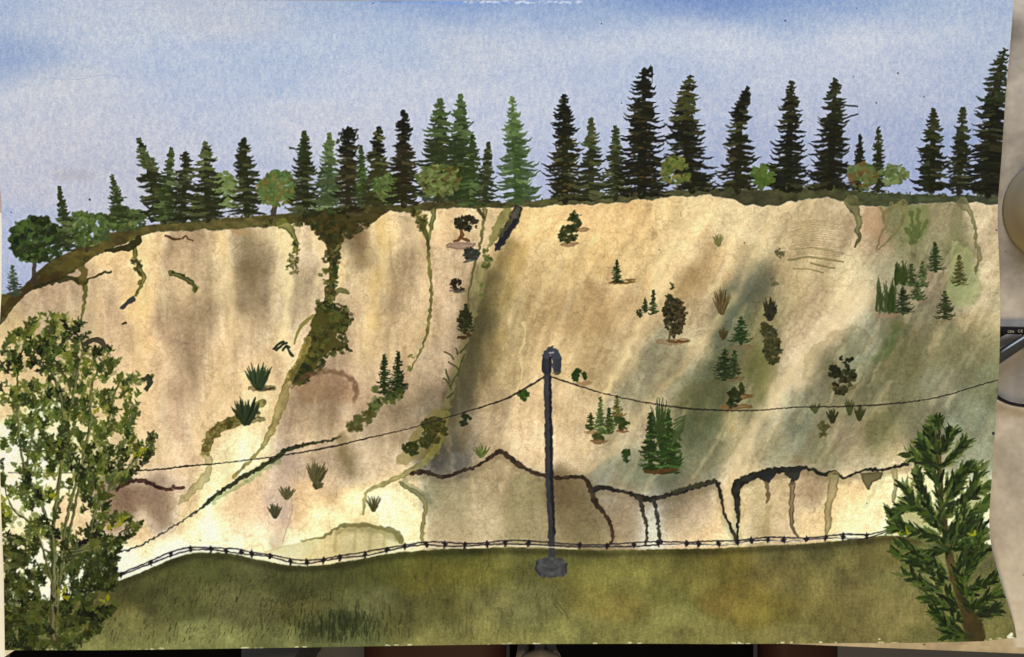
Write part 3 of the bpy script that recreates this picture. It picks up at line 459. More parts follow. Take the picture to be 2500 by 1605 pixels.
blobs([(806, 610, 12), (812, 680, 11), (800, 730, 13)], 12, [OL, DG, GR], 70, 6, g); blobs([(785, 750, 18), (822, 780, 24), (790, 820, 24), (762, 860, 22), (730, 912, 16)], 20, [OL, OD, (92, 86, 34), (54, 60, 24), (70, 78, 34)], 260, 7, g); blobs([(790, 742), (830, 752), (854, 780), (830, 812), (846, 846), (800, 868), (776, 900), (740, 932), (712, 925)], 9, [OD, DG, GR], 120, 6, g, .9); blobs([(745, 900), (715, 920)], 16, [(36, 42, 22), DG], 40, 6, g)
stroke([(765, 772, 4), (742, 790, 5), (728, 812, 4), (719, 838, 2.5)], 4, (124, 116, 54), .85, 2, 2, pid=g)
g = gully([(752, 830, 9), (735, 875, 8), (705, 930, 9), (690, 980, 12), (672, 1030, 9), (650, 1075, 7), (630, 1105, 4), (570, 1165, 4)], 8, (134, 120, 60), al=.75)
g = gully([(1060, 515, 7), (1052, 560, 5), (1046, 600, 5), (1049, 660, 4), (1054, 720, 4.5), (1046, 790, 4), (1030, 850, 2.5), (1000, 905, 2)], 4, (110, 106, 50)); stroke([(1035, 555, 6), (1043, 585, 5), (1047, 610, 3)], 4, (76, 78, 32), .9, 2, 2, pid=g)
blobs([(1010, 518, 12), (1030, 535, 14), (1032, 560, 5)], 12, [OD, OL, GR], 60, 6, g); blobs([(1004, 870), (1000, 900)], 6, [(100, 110, 50)], 16, 4, g)
g = gully([(1184, 515, 6), (1180, 550, 4), (1170, 610, 3.5)], 4, (112, 102, 58)); stroke([(1160, 635, 3), (1150, 690, 2.6), (1143, 720, 2.4), (1146, 755, 2)], 3, (92, 88, 46), .9, 2, 1.5, pid=g); stroke([(1168, 512), (1182, 532)], 4, (70, 62, 30), .9, 2)
g = gully([(1264, 512, 12), (1248, 545, 13), (1228, 575, 10), (1212, 608, 6)], 10, (46, 46, 40), al=.97, warp=4, label='blue-black shadowed crack below the ridge')
stroke([(1235, 520, 14), (1215, 560, 12), (1195, 600, 5)], 10, (104, 104, 52), .7, 3, 5, pid=g); stroke([(1262, 540, 8), (1240, 570, 7), (1216, 606, 6)], 10, (34, 34, 40), .9, 3, 3, pid=g)
g = gully([(1180, 640, 4), (1165, 700, 8), (1160, 720, 4)], 6, (160, 150, 92), al=.6); blobs([(1186, 605), (1192, 640), (1182, 655)], 8, [(64, 76, 28), GR], 32, 5, g); blobs([(1175, 695), (1176, 722)], 7, [(96, 104, 50)], 18, 4, g)
g = gully([(640, 985, 8), (600, 1020, 14), (545, 1040, 14), (512, 1070, 12), (500, 1105, 10)], 10, (112, 104, 48), warp=5); blobs([(560, 1030, 14), (515, 1065, 12), (502, 1100, 8)], 12, [OL, (98, 90, 40)], 60, 6, g, .5)
stroke([(500, 1110, 10), (512, 1145, 9), (488, 1180, 12), (455, 1215, 10), (440, 1228, 5)], 9, (150, 138, 84), .65, 2.5, 6, pid=g, edge=.2)
g = gully([(1090, 1010, 8), (1075, 1075, 8), (1040, 1125, 8), (985, 1160, 7), (940, 1180, 5), (900, 1200, 4), (890, 1220, 4), (886, 1255, 3)], 6, (142, 132, 76), al=.75)
stroke([(1085, 1000, 10), (1078, 1070, 8), (1050, 1110, 6)], 8, (108, 104, 42), .5, 6, 5)
g = part('painted_gully'); stroke([(2080, 492, 18), (2090, 520, 10), (2098, 545, 9), (2092, 565, 6), (2098, 580, 4), (2088, 602, 3)], 8, (100, 98, 60), .9, 2.5, 3, 8, g, edge=.2, var=.2)
for p_ in [[(2175, 500, 6), (2165, 545, 4), (2150, 575, 3), (2140, 612, 2)], [(2205, 500, 12), (2205, 530, 5), (2180, 575, 3), (2145, 610, 2)], [(2210, 505, 5), (2200, 550, 3), (2165, 590, 3)], [(2195, 498, 6), (2160, 520, 5), (2158, 545, 3)], [(2150, 505, 3), (2158, 530, 2.5)]]:
    stroke(p_, 4, (124, 116, 72), .7, 2, 2, 8, g, edge=.2)
g = part('painted_gully'); stroke([(2350, 495, 14), (2368, 520, 6), (2380, 555, 3.5), (2382, 590, 4), (2392, 620, 6), (2384, 650, 3), (2382, 670, 2)], 5, (118, 114, 74), .8, 2.5, 3, 8, g, edge=.2)

# dark brush outlines of the lower terraces
OUT = (40, 33, 26)
def outline(pts, r, col=OUT, a=.92, halo=True, halo_col=(110, 92, 62)):
    if halo: stroke([(p_[0], p_[1] + 8) for p_ in pts], r + 5, halo_col, .35, 16, 4, 10, None)
    g = part('painted_outline'); pts = [(q[0], q[1], (q[2] if len(q) > 2 else r) * 1.0 + .2) for q in pts]; stroke(pts, r, tuple(c_ * .85 for c_ in col), min(1, a + .05), 2.4, 2.8, 6, g, var=.35); return g
outline([(262, 1354), (330, 1337), (400, 1300), (440, 1275), (480, 1250)], 2.0, (88, 84, 76), .9, False)
g = outline([(480, 1250, 2), (520, 1215, 5), (570, 1180, 5), (620, 1150, 5), (680, 1115, 6), (700, 1098, 5), (750, 1085, 4), (800, 1077, 2.5), (832, 1066, 2)], 5, (54, 60, 34), .92, False)
for q in [((520, 1224), (600, 1176)), ((600, 1176), (680, 1126))]: stroke(q, 5, (120, 140, 84), .5, 6, 4)
g = outline([(285, 1195, 4), (310, 1178, 5), (345, 1174, 5), (375, 1184, 5), (392, 1192, 5), (418, 1195, 5)], 5, (74, 46, 36), .9, False); stroke([(424, 1188), (430, 1193), (448, 1191)], 4, (74, 46, 36), .9, 2, 2, pid=g)
poly([(290, 1200), (345, 1184), (400, 1200), (430, 1210), (405, 1290), (340, 1240), (300, 1290), (240, 1290)], (205, 186, 160), .35, 14, 10, mode='mul')
g = outline([(1005, 1155, 4), (1040, 1153, 6), (1060, 1160, 5), (1085, 1166, 5), (1120, 1153, 4), (1165, 1138, 4), (1195, 1118, 4), (1220, 1103, 6), (1245, 1118, 6), (1262, 1132, 6), (1300, 1152, 5), (1345, 1165, 5), (1385, 1167, 4), (1412, 1164, 5), (1432, 1174, 5), (1444, 1198, 7), (1452, 1225, 7), (1472, 1250, 5), (1488, 1275, 5), (1496, 1300, 5), (1494, 1322, 4), (1484, 1334, 2)], 5, (64, 50, 36))
g = outline([(1446, 1200, 5), (1462, 1190, 6), (1490, 1194, 5), (1530, 1203, 4), (1560, 1214, 6), (1590, 1219, 7), (1620, 1212, 5), (1660, 1201, 5), (1700, 1188, 6), (1740, 1177, 5), (1752, 1180, 5), (1757, 1205, 4), (1768, 1250, 3), (1785, 1290, 4), (1797, 1315, 6)], 5, (48, 44, 38))
outline([(1562, 1220, 7), (1570, 1250, 5), (1578, 1285, 3.5), (1580, 1310, 3), (1576, 1330, 3)], 4, (66, 58, 46), .9, False)
outline([(1597, 1224, 4), (1604, 1260, 4), (1610, 1300, 4), (1612, 1325, 5)], 4, (66, 66, 60), .9, False)
for i in range(36):
    x = U(1640, 1745); y = np.interp(x, [1620, 1680, 1750], [1212, 1193, 1177]); stroke([(x, y), (x + U(-8, 8), y - U(2, 8))], U(1.5, 3.5), (58, 58, 40), .8, 2)
g = outline([(1800, 1314, 3), (1801, 1270, 4), (1800, 1230, 7), (1797, 1190, 11), (1812, 1175, 11), (1840, 1163, 8), (1880, 1152, 9), (1925, 1147, 7), (1965, 1143, 4), (1990, 1150, 4), (2012, 1158, 4), (2040, 1154, 5), (2060, 1167, 3), (2090, 1155, 3), (2120, 1146, 4), (2150, 1148, 4), (2180, 1141, 4), (2215, 1134, 4)], 5, (46, 46, 38), .95)
stroke([(1860, 1158), (1872, 1170), (1884, 1158)], 9, (38, 38, 40), .95, 3, 3, pid=g); stroke([(1925, 1152, 12), (1938, 1158, 13), (1950, 1150, 8), (1934, 1178, 5)], 11, (42, 42, 38), .95, 3, 3, pid=g)
stroke([(1870, 1178, 4), (1875, 1205, 5), (1872, 1228, 3)], 4, (96, 76, 50), .8, 3, 3, pid=g); stroke([(1934, 1185, 8), (1932, 1240, 6), (1934, 1285, 4), (1946, 1310, 4)], 6, (110, 92, 64), .85, 3, 3, pid=g, edge=.3)
stroke([(2035, 1165, 14), (2032, 1200, 11), (2022, 1240, 9), (2022, 1285, 8), (2016, 1305, 4)], 9, (140, 126, 80), .8, 2.5, 3, pid=g, edge=.25); stroke([(1876, 1240, 7), (1870, 1310, 10)], 8, (146, 128, 78), .4, 8, 4)
poly([(2100, 1155), (2150, 1152), (2152, 1168), (2132, 1180), (2122, 1196), (2108, 1180)], (92, 84, 52), .85, 3, 3, 10, g, edge=.2); stroke([(2183, 1150, 9), (2188, 1180, 6), (2180, 1225, 4)], 6, (150, 140, 92), .8, 2.5, 3, pid=g, edge=.2)
g = part('painted_outline'); stroke([(978, 1180, 4), (1000, 1195, 5), (1028, 1212, 7), (1040, 1235, 6), (1034, 1270, 5), (1030, 1310, 5), (1030, 1325, 4)], 6, (134, 124, 76), .85, 2.5, 2.5, 8, g, edge=.2, var=.2); stroke([(985, 1172), (1000, 1190), (1030, 1205), (1050, 1225)], 8, (112, 116, 84), .5, 10, 5)
g = part('painted_mound'); poly([(640, 1346), (740, 1322), (790, 1308), (830, 1288), (880, 1281), (930, 1290), (968, 1302), (988, 1335), (900, 1352), (800, 1366), (720, 1372), (660, 1360)], (196, 178, 118), .5, 3, 3, 12, g, edge=.3, gran=.3)
stroke([(735, 1322, 1.5), (790, 1310, 2.5), (825, 1288, 4), (880, 1281, 6), (930, 1290, 5), (965, 1300, 8), (980, 1322, 6)], 4, (110, 104, 58), .8, 4, 3, pid=g); stroke([(830, 1298), (880, 1290), (940, 1300), (970, 1318)], 8, (120, 112, 64), .5, 16, 4)
for x in (820, 868, 905, 940): stroke([(x, 1300), (x - 3, 1345)], 4, (160, 146, 90), .4, 8)
g = part('painted_mound', 'brown rounded mound at the foot of the green gully'); stroke([(712, 945, 3), (735, 925, 5), (765, 912, 6), (800, 907, 6), (840, 914, 6), (862, 932, 6), (870, 958, 5), (866, 980, 3)], 5, (98, 70, 46), .75, 8, 4, 10, g, gran=.3)
poly([(712, 950), (740, 925), (800, 912), (850, 925), (866, 960), (840, 985), (800, 975), (740, 985)], (190, 165, 132), .35, 22, 10, mode='mul')
stroke([(838, 1070, 14), (842, 1110, 12), (858, 1160, 6)], 10, (124, 108, 66), .5, 16, 6); poly([(1000, 1070), (1060, 1000), (1090, 1020), (1070, 1100), (1000, 1130), (965, 1130)], (124, 112, 54), .55, 8, 10)
soft_stroke([(700, 1130), (690, 1200), (690, 1290), (670, 1330)], 12, (190, 160, 136), .5, 20); stroke([(708, 1200), (712, 1250), (694, 1310), (690, 1325)], 1.4, (176, 150, 112), .6, 3)

# ---- ridge conifers
def spruce(tx, ty, bx_, by_, hw, col, pid=None, mid=None, dens=1.0, top=None, a=.95, p=.8, droop=-.1, name='painted_spruce', gap=.12, acc=None, label=None):
    """rows of near-horizontal touches either side of a leader"""
    if pid is None: pid = part(name, label)
    wm = lambda c: (c[0], c[1] * 1.0, c[2] * .95)
    col = wm(col); top = wm(top) if top else None
    ax = [(tx, ty)] + ([mid] if mid else []) + [(bx_, by_)]
    q = cr(ax, 12) if len(ax) > 2 else np.linspace(ax[0], ax[1], 24)
    H = by_ - ty
    stroke([(tx, ty, .8), (q[len(q) // 2][0], q[len(q) // 2][1], hw * .16), (bx_, by_, hw * .18)], 2, col, .95, 2, 1.5, 8, pid)
    hw *= 1.13 if H > 90 else 1.08
    lo = tuple(min(255, c_ * 1.5 + 10) for c_ in col)
    for i in range(int(H * .15)):      # dense core
        f = U(.12, 1); x = np.interp(ty + f * H, q[:, 1], q[:, 0]); w = hw * f ** p
        stroke([(x - w * U(.1, .6), ty + f * H + U(-4, 4)), (x + w * U(.1, .6), ty + f * H + U(-3, 3))], min(w * .26, H * .012 + 1.4), jit(col, 5), .85, 2.5, 3, 8, pid)
    k = 0; y = ty + 2; step = max(3.2, min(7.6, H * .04)) / dens
    while y < by_ - 1:
        f = (y - ty) / H; x = float(np.interp(y, q[:, 1], q[:, 0])); w = hw * (f ** p * .94 + .06)
        for sgn in (-1, 1):
            if U(0, 1) < gap * .5: continue
            L = w * random.choice((.6, .75, .9, 1.0, 1.0, 1.15)) * U(.9, 1.12); yy = y + U(-2.5, 2.5); t = step * U(.36, .58)
            c = jit(col, 6)
            if top and f < .38 and U(0, 1) < .85: c = jit(top, 8)
            if U(0, 1) < .14: c = jit(lo, 6)
            dr = U(-.16, .10)
            stroke([(x - sgn * 2, yy - 1, t), (x + sgn * L * .35, yy + 1, t * 1.05), (x + sgn * L * .7, yy + L * .04 + 1.5, t * .95), (x + sgn * L, yy + dr * L, .8)], 2, c, a, 1.6, 1.8, 6, pid, n=3, var=.18)
        y += step * U(.8, 1.2); k += 1
    for i in range(int(H * .12) if acc else int(H * .05)):
        f = U(.35, .95); w = hw * f ** p * .7; x = float(np.interp(ty + f * H, q[:, 1], q[:, 0])) + U(-w, w)
        dab(x, ty + f * H, U(5, 12), U(2, 4), U(-.3, .3), jit(acc or lo, 8), .55 if acc else .6, pid)
    return pid
def roundtree(x, y, rx_, ry_, cols, trunk=None, pid=None, n=None, gate=.2, sz=6, a=.85, name='painted_round_tree', label=None):
    if pid is None: pid = part(name, label)
    if trunk: stroke(trunk, 4, (62, 52, 40), .9, 2, 2, pid=pid)
    n = n or int(rx_ * ry_ / 7)
    for i in range(n):
        an = U(0, 6.28); d = math.sqrt(U(0, 1)) * (.72 + .5 * float(vn(np.array([[an * 6 + x]]), np.array([[y]]), 7, 9)[0, 0])); x1, y1 = x + rx_ * d * math.cos(an), y + ry_ * d * math.sin(an)
        if vn(np.array([[x1]]), np.array([[y1]]), 11 if gate < .3 else 8, 5)[0, 0] < gate: continue
        stroke([(x1, y1), (x1 + U(-1.2, 1.2) * sz, y1 + U(-.7, .7) * sz)], sz * U(.35, .95), jit(random.choice(cols), 12), a, 2, 2, 6, pid)
    return pid
LG = (92, 108, 52); MG = (66, 82, 42); YG = (104, 104, 48); D1 = (40, 42, 22); D2 = (48, 56, 30); DK = (26, 26, 14); TG = (72, 80, 46)
roundtree(549, 460, 30, 44, [(116, 132, 76), (104, 120, 64)]); roundtree(486, 500, 18, 30, [(104, 118, 60), LG])
roundtree(215, 560, 50, 40, [LG, MG, (60, 76, 38)], [(213, 575), (212, 612)]); roundtree(300, 535, 48, 32, [LG, MG, (62, 70, 36)], [(312, 540), (312, 565)])
roundtree(88, 580, 64, 60, [(44, 54, 26), (36, 44, 24), (66, 86, 38)], [(84, 560, 5), (84, 640, 5), (82, 690, 8)], sz=7, label='dark oak-like tree with a bare trunk at the left edge')
spruce(145, 456, 165, 610, 26, D2); spruce(30, 650, 36, 722, 18, (60, 70, 56), p=.6)
spruce(272, 424, 300, 540, 28, D2, top=(62, 68, 40), gap=.3)
spruce(338, 338, 400, 540, 50, D1, mid=(366, 420), top=TG); spruce(418, 360, 404, 535, 34, D2, top=TG); spruce(453, 372, 447, 540, 34, D1, p=.4, gap=.3)
spruce(501, 345, 508, 536, 46, D1, top=(84, 92, 52), p=.6); spruce(595, 338, 603, 524, 44, D1, p=.6)
roundtree(676, 462, 50, 44, [LG, (112, 100, 44), (74, 98, 48), (96, 118, 66)], [(672, 490, 6), (668, 522, 8)])
spruce(743, 322, 745, 526, 44, D1, top=D2, p=.7); stroke([(708, 361), (726, 366)], 2, D2, .95, 2)
spruce(804, 325, 806, 515, 40, (62, 74, 44), top=(88, 104, 64), p=.7); g = spruce(850, 309, 850, 530, 34, (42, 38, 20), top=DK, p=.35); blobs([(830, 340), (850, 325), (868, 330)], 12, [DK], 26, 6, g)
spruce(881, 358, 886, 498, 26, (54, 66, 34)); spruce(925, 309, 918, 501, 40, (52, 52, 26), top=DK, p=.6); roundtree(950, 458, 36, 36, [(72, 90, 42), (96, 112, 54)])
spruce(985, 270, 985, 502, 42, (40, 36, 20), top=DK, p=.6, label='tall dark spruce with a hooked tip left of the pale green pair')
spruce(1074, 242, 1072, 485, 60, (44, 52, 26), top=(70, 86, 48), p=.65); spruce(1125, 230, 1121, 491, 52, (44, 54, 28), top=(76, 92, 54), p=.7)
stroke([(1138, 318), (1146, 306), (1155, 298)], 1.8, TG, .9, 2); spruce(1154, 330, 1150, 500, 38, (48, 60, 30)); spruce(1193, 347, 1182, 497, 32, (46, 52, 30))
roundtree(1072, 440, 52, 36, [(88, 100, 46), (78, 70, 28), (110, 120, 66)], [(1076, 465, 2), (1078, 493, 4)])
spruce(1250, 238, 1268, 492, 54, (62, 80, 44), top=(92, 112, 66), p=.75, a=.85, label='pale green soft-edged spruce right of the row of dark ones')
spruce(1377, 233, 1380, 490, 50, (34, 34, 16), p=.55, top=DK, acc=(116, 92, 36), label='dark spruce with ochre patches and a curled top'); spruce(1443, 291, 1443, 486, 40, (42, 44, 24), top=TG, p=.7)
spruce(1503, 309, 1503, 486, 34, (44, 48, 26), p=.6, top=(58, 66, 38)); g = spruce(1573, 168, 1566, 476, 62, (27, 26, 13), p=.5, acc=(96, 72, 28), dens=1.1, label='largest near-black spruce with wind-swept tip')
for k in range(8): stroke([(1570 + k * 1.5, 190 - k * 2, 2), (1578 + k * 2, 178 - k * 2, 1.4), (1589 + k * .6, 158 + k * 6, .6)], 2, DK, .95, 2, 1, pid=g)
spruce(1685, 186, 1690, 465, 56, (30, 29, 15), mid=(1672, 300), p=.5, top=(62, 64, 30), dens=1.05); roundtree(1647, 414, 34, 34, [(92, 104, 44), (60, 70, 30), (112, 112, 52)])
for k in range(7): stroke([(1690, 430 + k * 5), (1722, 428 + k * 5), (1750 - k * 6, 424 + k * 6)], 1.8, DK, .95, 2)
spruce(1826, 212, 1801, 467, 48, (34, 33, 17), mid=(1806, 290), p=.65, top=DK); roundtree(1868, 428, 32, 26, [(66, 88, 32), (84, 102, 44)])
spruce(1932, 200, 1923, 464, 52, (26, 26, 14), p=.65, top=(44, 46, 24)); roundtree(1868, 432, 20, 18, [(76, 96, 36)], pid=len(PARTS) - 2)
g = spruce(2039, 192, 2025, 458, 52, (28, 28, 15), p=.6, top=(38, 40, 22)); stroke([(2040, 256), (2065, 258), (2093, 261)], 2, DK, .95, 2, 1, pid=g); stroke([(2060, 290), (2094, 279)], 2, DK, .9, 2, 1, pid=g)
spruce(2100, 328, 2098, 466, 24, (32, 32, 18), gap=.4); spruce(2145, 312, 2144, 467, 27, (36, 38, 20), gap=.35, top=(56, 60, 34))
roundtree(2105, 424, 38, 30, [(96, 108, 64), (104, 78, 40), (84, 98, 50)], label='green bush with rust patches at the ridge'); roundtree(2186, 428, 36, 22, [(112, 124, 76), (90, 104, 58)])
spruce(2279, 267, 2274, 467, 46, (30, 31, 17), p=.7, top=(46, 50, 28)); spruce(2351, 262, 2340, 471, 38, (33, 34, 19), p=.7, top=(48, 50, 30))
spruce(2453, 119, 2412, 474, 62, (27, 27, 15), mid=(2432, 230), p=.55, top=(46, 50, 30), dens=1.1, label='tallest spruce at the right edge of the sheet')
for i in range(150):      # tufts where the trees meet the ridge
    x = U(330, 2430); y = np.interp(x, rx, ry); stroke([(x, y + 2), (x + U(-9, 9), y - U(1, 5))], U(1.2, 3), jit((66, 66, 38), 12), .8, 2, 2, 6, RIDGE)

# ---- shrubs on the slope
def smear(x, y, w, h, col=(112, 82, 54), a=.62, pid=None): stroke([(x - w / 2, y, h * .3), (x, y + 1, h * .5), (x + w / 2, y - 1, h * .25)], h / 2, col, a, 3, 2.5, 7, pid, edge=.2)
def bush(x, y, w, h, cols=(DG, OD), n=None, name='painted_shrub', sz=4.5, label=None):
    return roundtree(x, y, w / 2, h / 2, list(cols), n=n or max(20, int(w * h / 13)), gate=.36, sz=sz, a=.92, name=name, label=label)
def fan(x, y, w, h, cols=(DG,), n=12, name='painted_shrub', wd=2.4, label=None):
    g = part(name, label)
    for i in range(n):
        t = (i + .5) / n * 2 - 1 + U(-.08, .08); L = h * U(.75, 1.05) * (1 - .25 * t * t)
        stroke([(x + t * w * .08, y + h * .45, wd), (x + t * w * .32, y + h * .45 - L * .5, wd), (x + t * w * .55, y + h * .45 - L, .7)], 2, jit(random.choice(cols), 7), .92, 1.8, 1.2, 6, g, n=2)
    return g
def mini(x, t, b, hw, col=D2, foot=None, **k):
    return spruce(x, t, x, b, hw, col, dens=1.0, p=.75, name='painted_sapling', gap=.05, **k)
BRD = (58, 44, 26)
smear(1125, 600, 62, 18, (120, 92, 84)); g = bush(1136, 545, 56, 40, [(38, 34, 22), (46, 44, 26)], label='dark umbrella-shaped shrub on a rust trunk'); stroke([(1128, 562, 4), (1126, 580, 5), (1108, 592, 3)], 4, (96, 62, 30), .9, 2, 2, pid=g); stroke([(1126, 580), (1146, 588)], 3.5, (96, 62, 30), .9, 2, 2, pid=g)
smear(1424, 561, 26, 12); bush(1404, 540, 30, 42, [DG, (58, 62, 30)]); smear(1390, 597, 42, 10); bush(1387, 573, 40, 42, [(44, 50, 22), (70, 72, 32)])
fan(1754, 586, 26, 32, [(120, 116, 66)], 9); smear(1520, 690, 60, 7, (112, 84, 42), .9); smear(1538, 683, 22, 8, (112, 84, 42), .8); mini(1506, 635, 690, 15, (40, 48, 22))
bush(1115, 697, 26, 32, [(44, 36, 24)]); smear(1118, 712, 36, 8, (96, 88, 78)); bush(1153, 620, 36, 28, [(44, 48, 40), (56, 58, 44)]); stroke([(1134, 640), (1160, 634)], 3, (66, 68, 62), .8)
mini(1137, 742, 808, 21, (40, 42, 22)); bush(1134, 820, 30, 14, [(66, 46, 26)]); bush(1137, 780, 32, 44, [(42, 42, 22)])
bush(1560, 764, 14, 20, [D2], sz=3.5); mini(1575, 728, 763, 10, (42, 54, 30)); mini(1595, 708, 767, 12, (44, 56, 32))
smear(1645, 834, 76, 16, (138, 108, 72)); g = roundtree(1645, 768, 29, 50, [(56, 50, 28), (40, 38, 20), (76, 66, 36)], n=330, gate=.14, sz=4.5, a=.92, name='painted_shrub', label='tallest brown-green shrub on the mid slope'); blobs([(1640, 702), (1632, 725)], 7, [DG], 20, 4, g); stroke([(1636, 806), (1634, 832)], 3, (92, 76, 48), .8)
smear(1655, 834, 54, 7, (96, 66, 36), .8)
fan(1762, 738, 46, 62, [(104, 84, 50), (82, 66, 38)], 14, wd=2.8, label='brown dry fan-shaped shrub on the pale slope'); bush(1906, 618, 22, 20, [(100, 98, 62)], sz=4); bush(1890, 687, 16, 18, [(108, 104, 66)], sz=4)
fan(1880, 755, 34, 56, [(44, 44, 26)], 9, wd=4); bush(1882, 762, 26, 32, [(44, 44, 26)]); fan(1765, 815, 26, 28, [(70, 60, 34)], 8, wd=2.8)
smear(1818, 848, 54, 14, (116, 98, 66)); mini(1809, 775, 838, 27, (36, 52, 26)); bush(1874, 802, 26, 32, [(62, 60, 34)]); bush(1884, 848, 40, 84, [(52, 52, 28), (70, 68, 38)])
smear(1787, 925, 56, 12, (110, 88, 58)); mini(1769, 850, 926, 28, (34, 44, 22)); mini(1793, 856, 916, 16, (42, 52, 26)); stroke([(1772, 905), (1774, 922)], 4, DG, .9)
smear(1797, 993, 72, 14, (112, 84, 46), .85); smear(1815, 968, 40, 12, (112, 84, 46), .85); bush(1790, 970, 30, 44, [(38, 44, 20)]); bush(1803, 950, 22, 34, [(46, 54, 24)])
bush(1413, 918, 38, 34, [(38, 56, 20)]); smear(1428, 936, 34, 10, (140, 108, 66)); bush(1281, 966, 28, 24, [(54, 76, 26)])
mini(1466, 970, 1060, 16, (70, 84, 46)); mini(1442, 1008, 1052, 14, (50, 58, 26)); mini(1506, 966, 1016, 15, (74, 72, 34)); mini(1487, 995, 1058, 14, (46, 56, 24)); bush(1515, 1032, 28, 30, [(48, 60, 24)]); bush(1460, 1066, 28, 20, [(64, 72, 32)])
smear(1445, 1055, 34, 8, (130, 104, 62)); smear(1520, 1053, 30, 8, (104, 60, 30)); smear(1515, 1014, 30, 7, (96, 78, 40)); smear(1462, 1078, 38, 9, (104, 66, 34))
fan(1610, 1028, 44, 110, [(52, 66, 30)], 9, wd=3.2, name='painted_sapling'); roundtree(1634, 1095, 30, 48, [(40, 56, 24), (58, 74, 34), (34, 46, 20)], sz=5, n=190, name='painted_shrub'); mini(1588, 1008, 1150, 28, (34, 48, 20)); g = mini(1632, 1004, 1152, 31, (40, 58, 24), label='bright green pair-topped sapling by the pole wire')
for k in range(8): stroke([(1640 + k, 1090 - k * 9), (1668 + k * .8, 1050 - k * 5)], 2, (64, 78, 40), .85, 2, 1, pid=g)
smear(1600, 1152, 52, 10, (84, 56, 28), .9); smear(1632, 1147, 44, 9, (84, 56, 28), .9); bush(1532, 1113, 22, 30, [(44, 62, 26)], sz=4)
smear(2055, 946, 60, 16, (104, 92, 52), .6); g = bush(2036, 906, 36, 40, [(36, 38, 20), (28, 30, 16)], label='heart-shaped dark bush on the right green slope'); roundtree(2072, 914, 20, 24, [(40, 42, 22), (48, 50, 26)], pid=g, sz=5, n=60); roundtree(2054, 944, 20, 22, [(48, 46, 24), (56, 52, 28)], pid=g, sz=5, n=50); roundtree(2062, 880, 18, 9, [(34, 36, 20)], pid=g, sz=5, n=20)
fan(1990, 996, 30, 26, [(74, 76, 38)], 8); fan(2032, 1016, 32, 34, [(46, 48, 24)], 9); fan(2074, 992, 26, 44, [(66, 72, 34)], 9); fan(2098, 1010, 30, 34, [(56, 58, 28)], 9); bush(2012, 1045, 26, 50, [(78, 74, 38)])
mini(2283, 592, 662, 21, (42, 54, 28)); mini(2342, 625, 693, 20, (66, 64, 34)); mini(2225, 644, 697, 17, (52, 62, 34)); mini(2252, 638, 700, 17, (66, 76, 44)); mini(2239, 692, 732, 20, (54, 64, 34)); mini(2204, 702, 765, 26, (38, 44, 24)); mini(2307, 712, 778, 25, (42, 48, 26))
for x0, x1, t, b in ((2140, 2185, 675, 765), (2186, 2212, 636, 695)):
    g = part('painted_sapling')
    for k in range(16): x = U(x0, x1); x += 0; t2 = U(t, (t + b) / 2); stroke([(x, b - U(0, 8), U(2, 3.5)), (x + U(-2, 2), (b + t2) / 2, U(2.5, 4.5)), (x + U(-3, 3), t2, .8)], 2, jit((50, 64, 28), 14), .8, 2, 2.5, pid=g, n=3)
smear(2170, 770, 60, 10, (150, 118, 88), .5); smear(2300, 783, 56, 7, (132, 116, 78), .6)
# left half
smear(640, 948, 60, 16, (88, 84, 48)); fan(632, 920, 66, 64, [(40, 56, 32), (56, 70, 42)], 15, wd=4.5, label='blue-green fan shrub, upper of the two beside the white streak'); smear(650, 950, 40, 8, (50, 48, 28))
blobs([(560, 1035), (620, 1015)], 12, [(70, 66, 28)], 40, 6, None, .7); smear(600, 1025, 90, 16, (86, 80, 38)); fan(602, 1003, 68, 70, [(34, 46, 26), (48, 60, 36)], 14, wd=5, label='blue-green fan shrub, lower of the two beside the white streak')
g = part('painted_bird', 'dark bird-like brush mark on the pale slope')
for p_ in [[(667, 852), (680, 840), (692, 835)], [(674, 856), (690, 842), (700, 838)], [(690, 856), (700, 845), (706, 848)], [(700, 846), (708, 860), (714, 870)]]: stroke(p_, 3, (36, 44, 30), .95, 2, 1.5, pid=g)
mini(938, 866, 962, 19, (36, 46, 22)); mini(972, 860, 962, 22, (34, 42, 20)); g = part('painted_bush_row'); blobs([(990, 950, 16), (960, 970, 12), (930, 985, 14), (905, 1000, 10)], 14, [GR, (64, 78, 34), DG], 90, 6, g); blobs([(905, 1010, 10), (880, 1028, 20), (860, 1045, 18)], 16, [(72, 72, 36), OL, (84, 86, 46)], 70, 7, g); blobs([(916, 950), (915, 985)], 8, [(90, 100, 50)], 26, 6, g)
g = part('painted_twigs')
for p_ in [[(1086, 860), (1100, 866), (1106, 878)], [(1096, 884), (1112, 895), (1122, 908)], [(1114, 852), (1118, 866)], [(1135, 866), (1126, 882)], [(1128, 880), (1122, 900), (1118, 920)], [(1140, 842), (1124, 862)], [(1088, 904), (1096, 928), (1100, 950)], [(1084, 925), (1094, 935)], [(1108, 928), (1100, 946)], [(1118, 912), (1108, 926)], [(1105, 962), (1092, 972)]]: stroke(p_, 2.2, (62, 66, 34), .85, 2, 1.5, pid=g)
g = bush(1136, 1028, 32, 32, [(36, 44, 24)]); bush(1060, 1045, 56, 66, [(70, 66, 28), (54, 54, 24)]); bush(1003, 1094, 32, 36, [(50, 56, 24)]); bush(1040, 1078, 30, 26, [(56, 58, 26)])
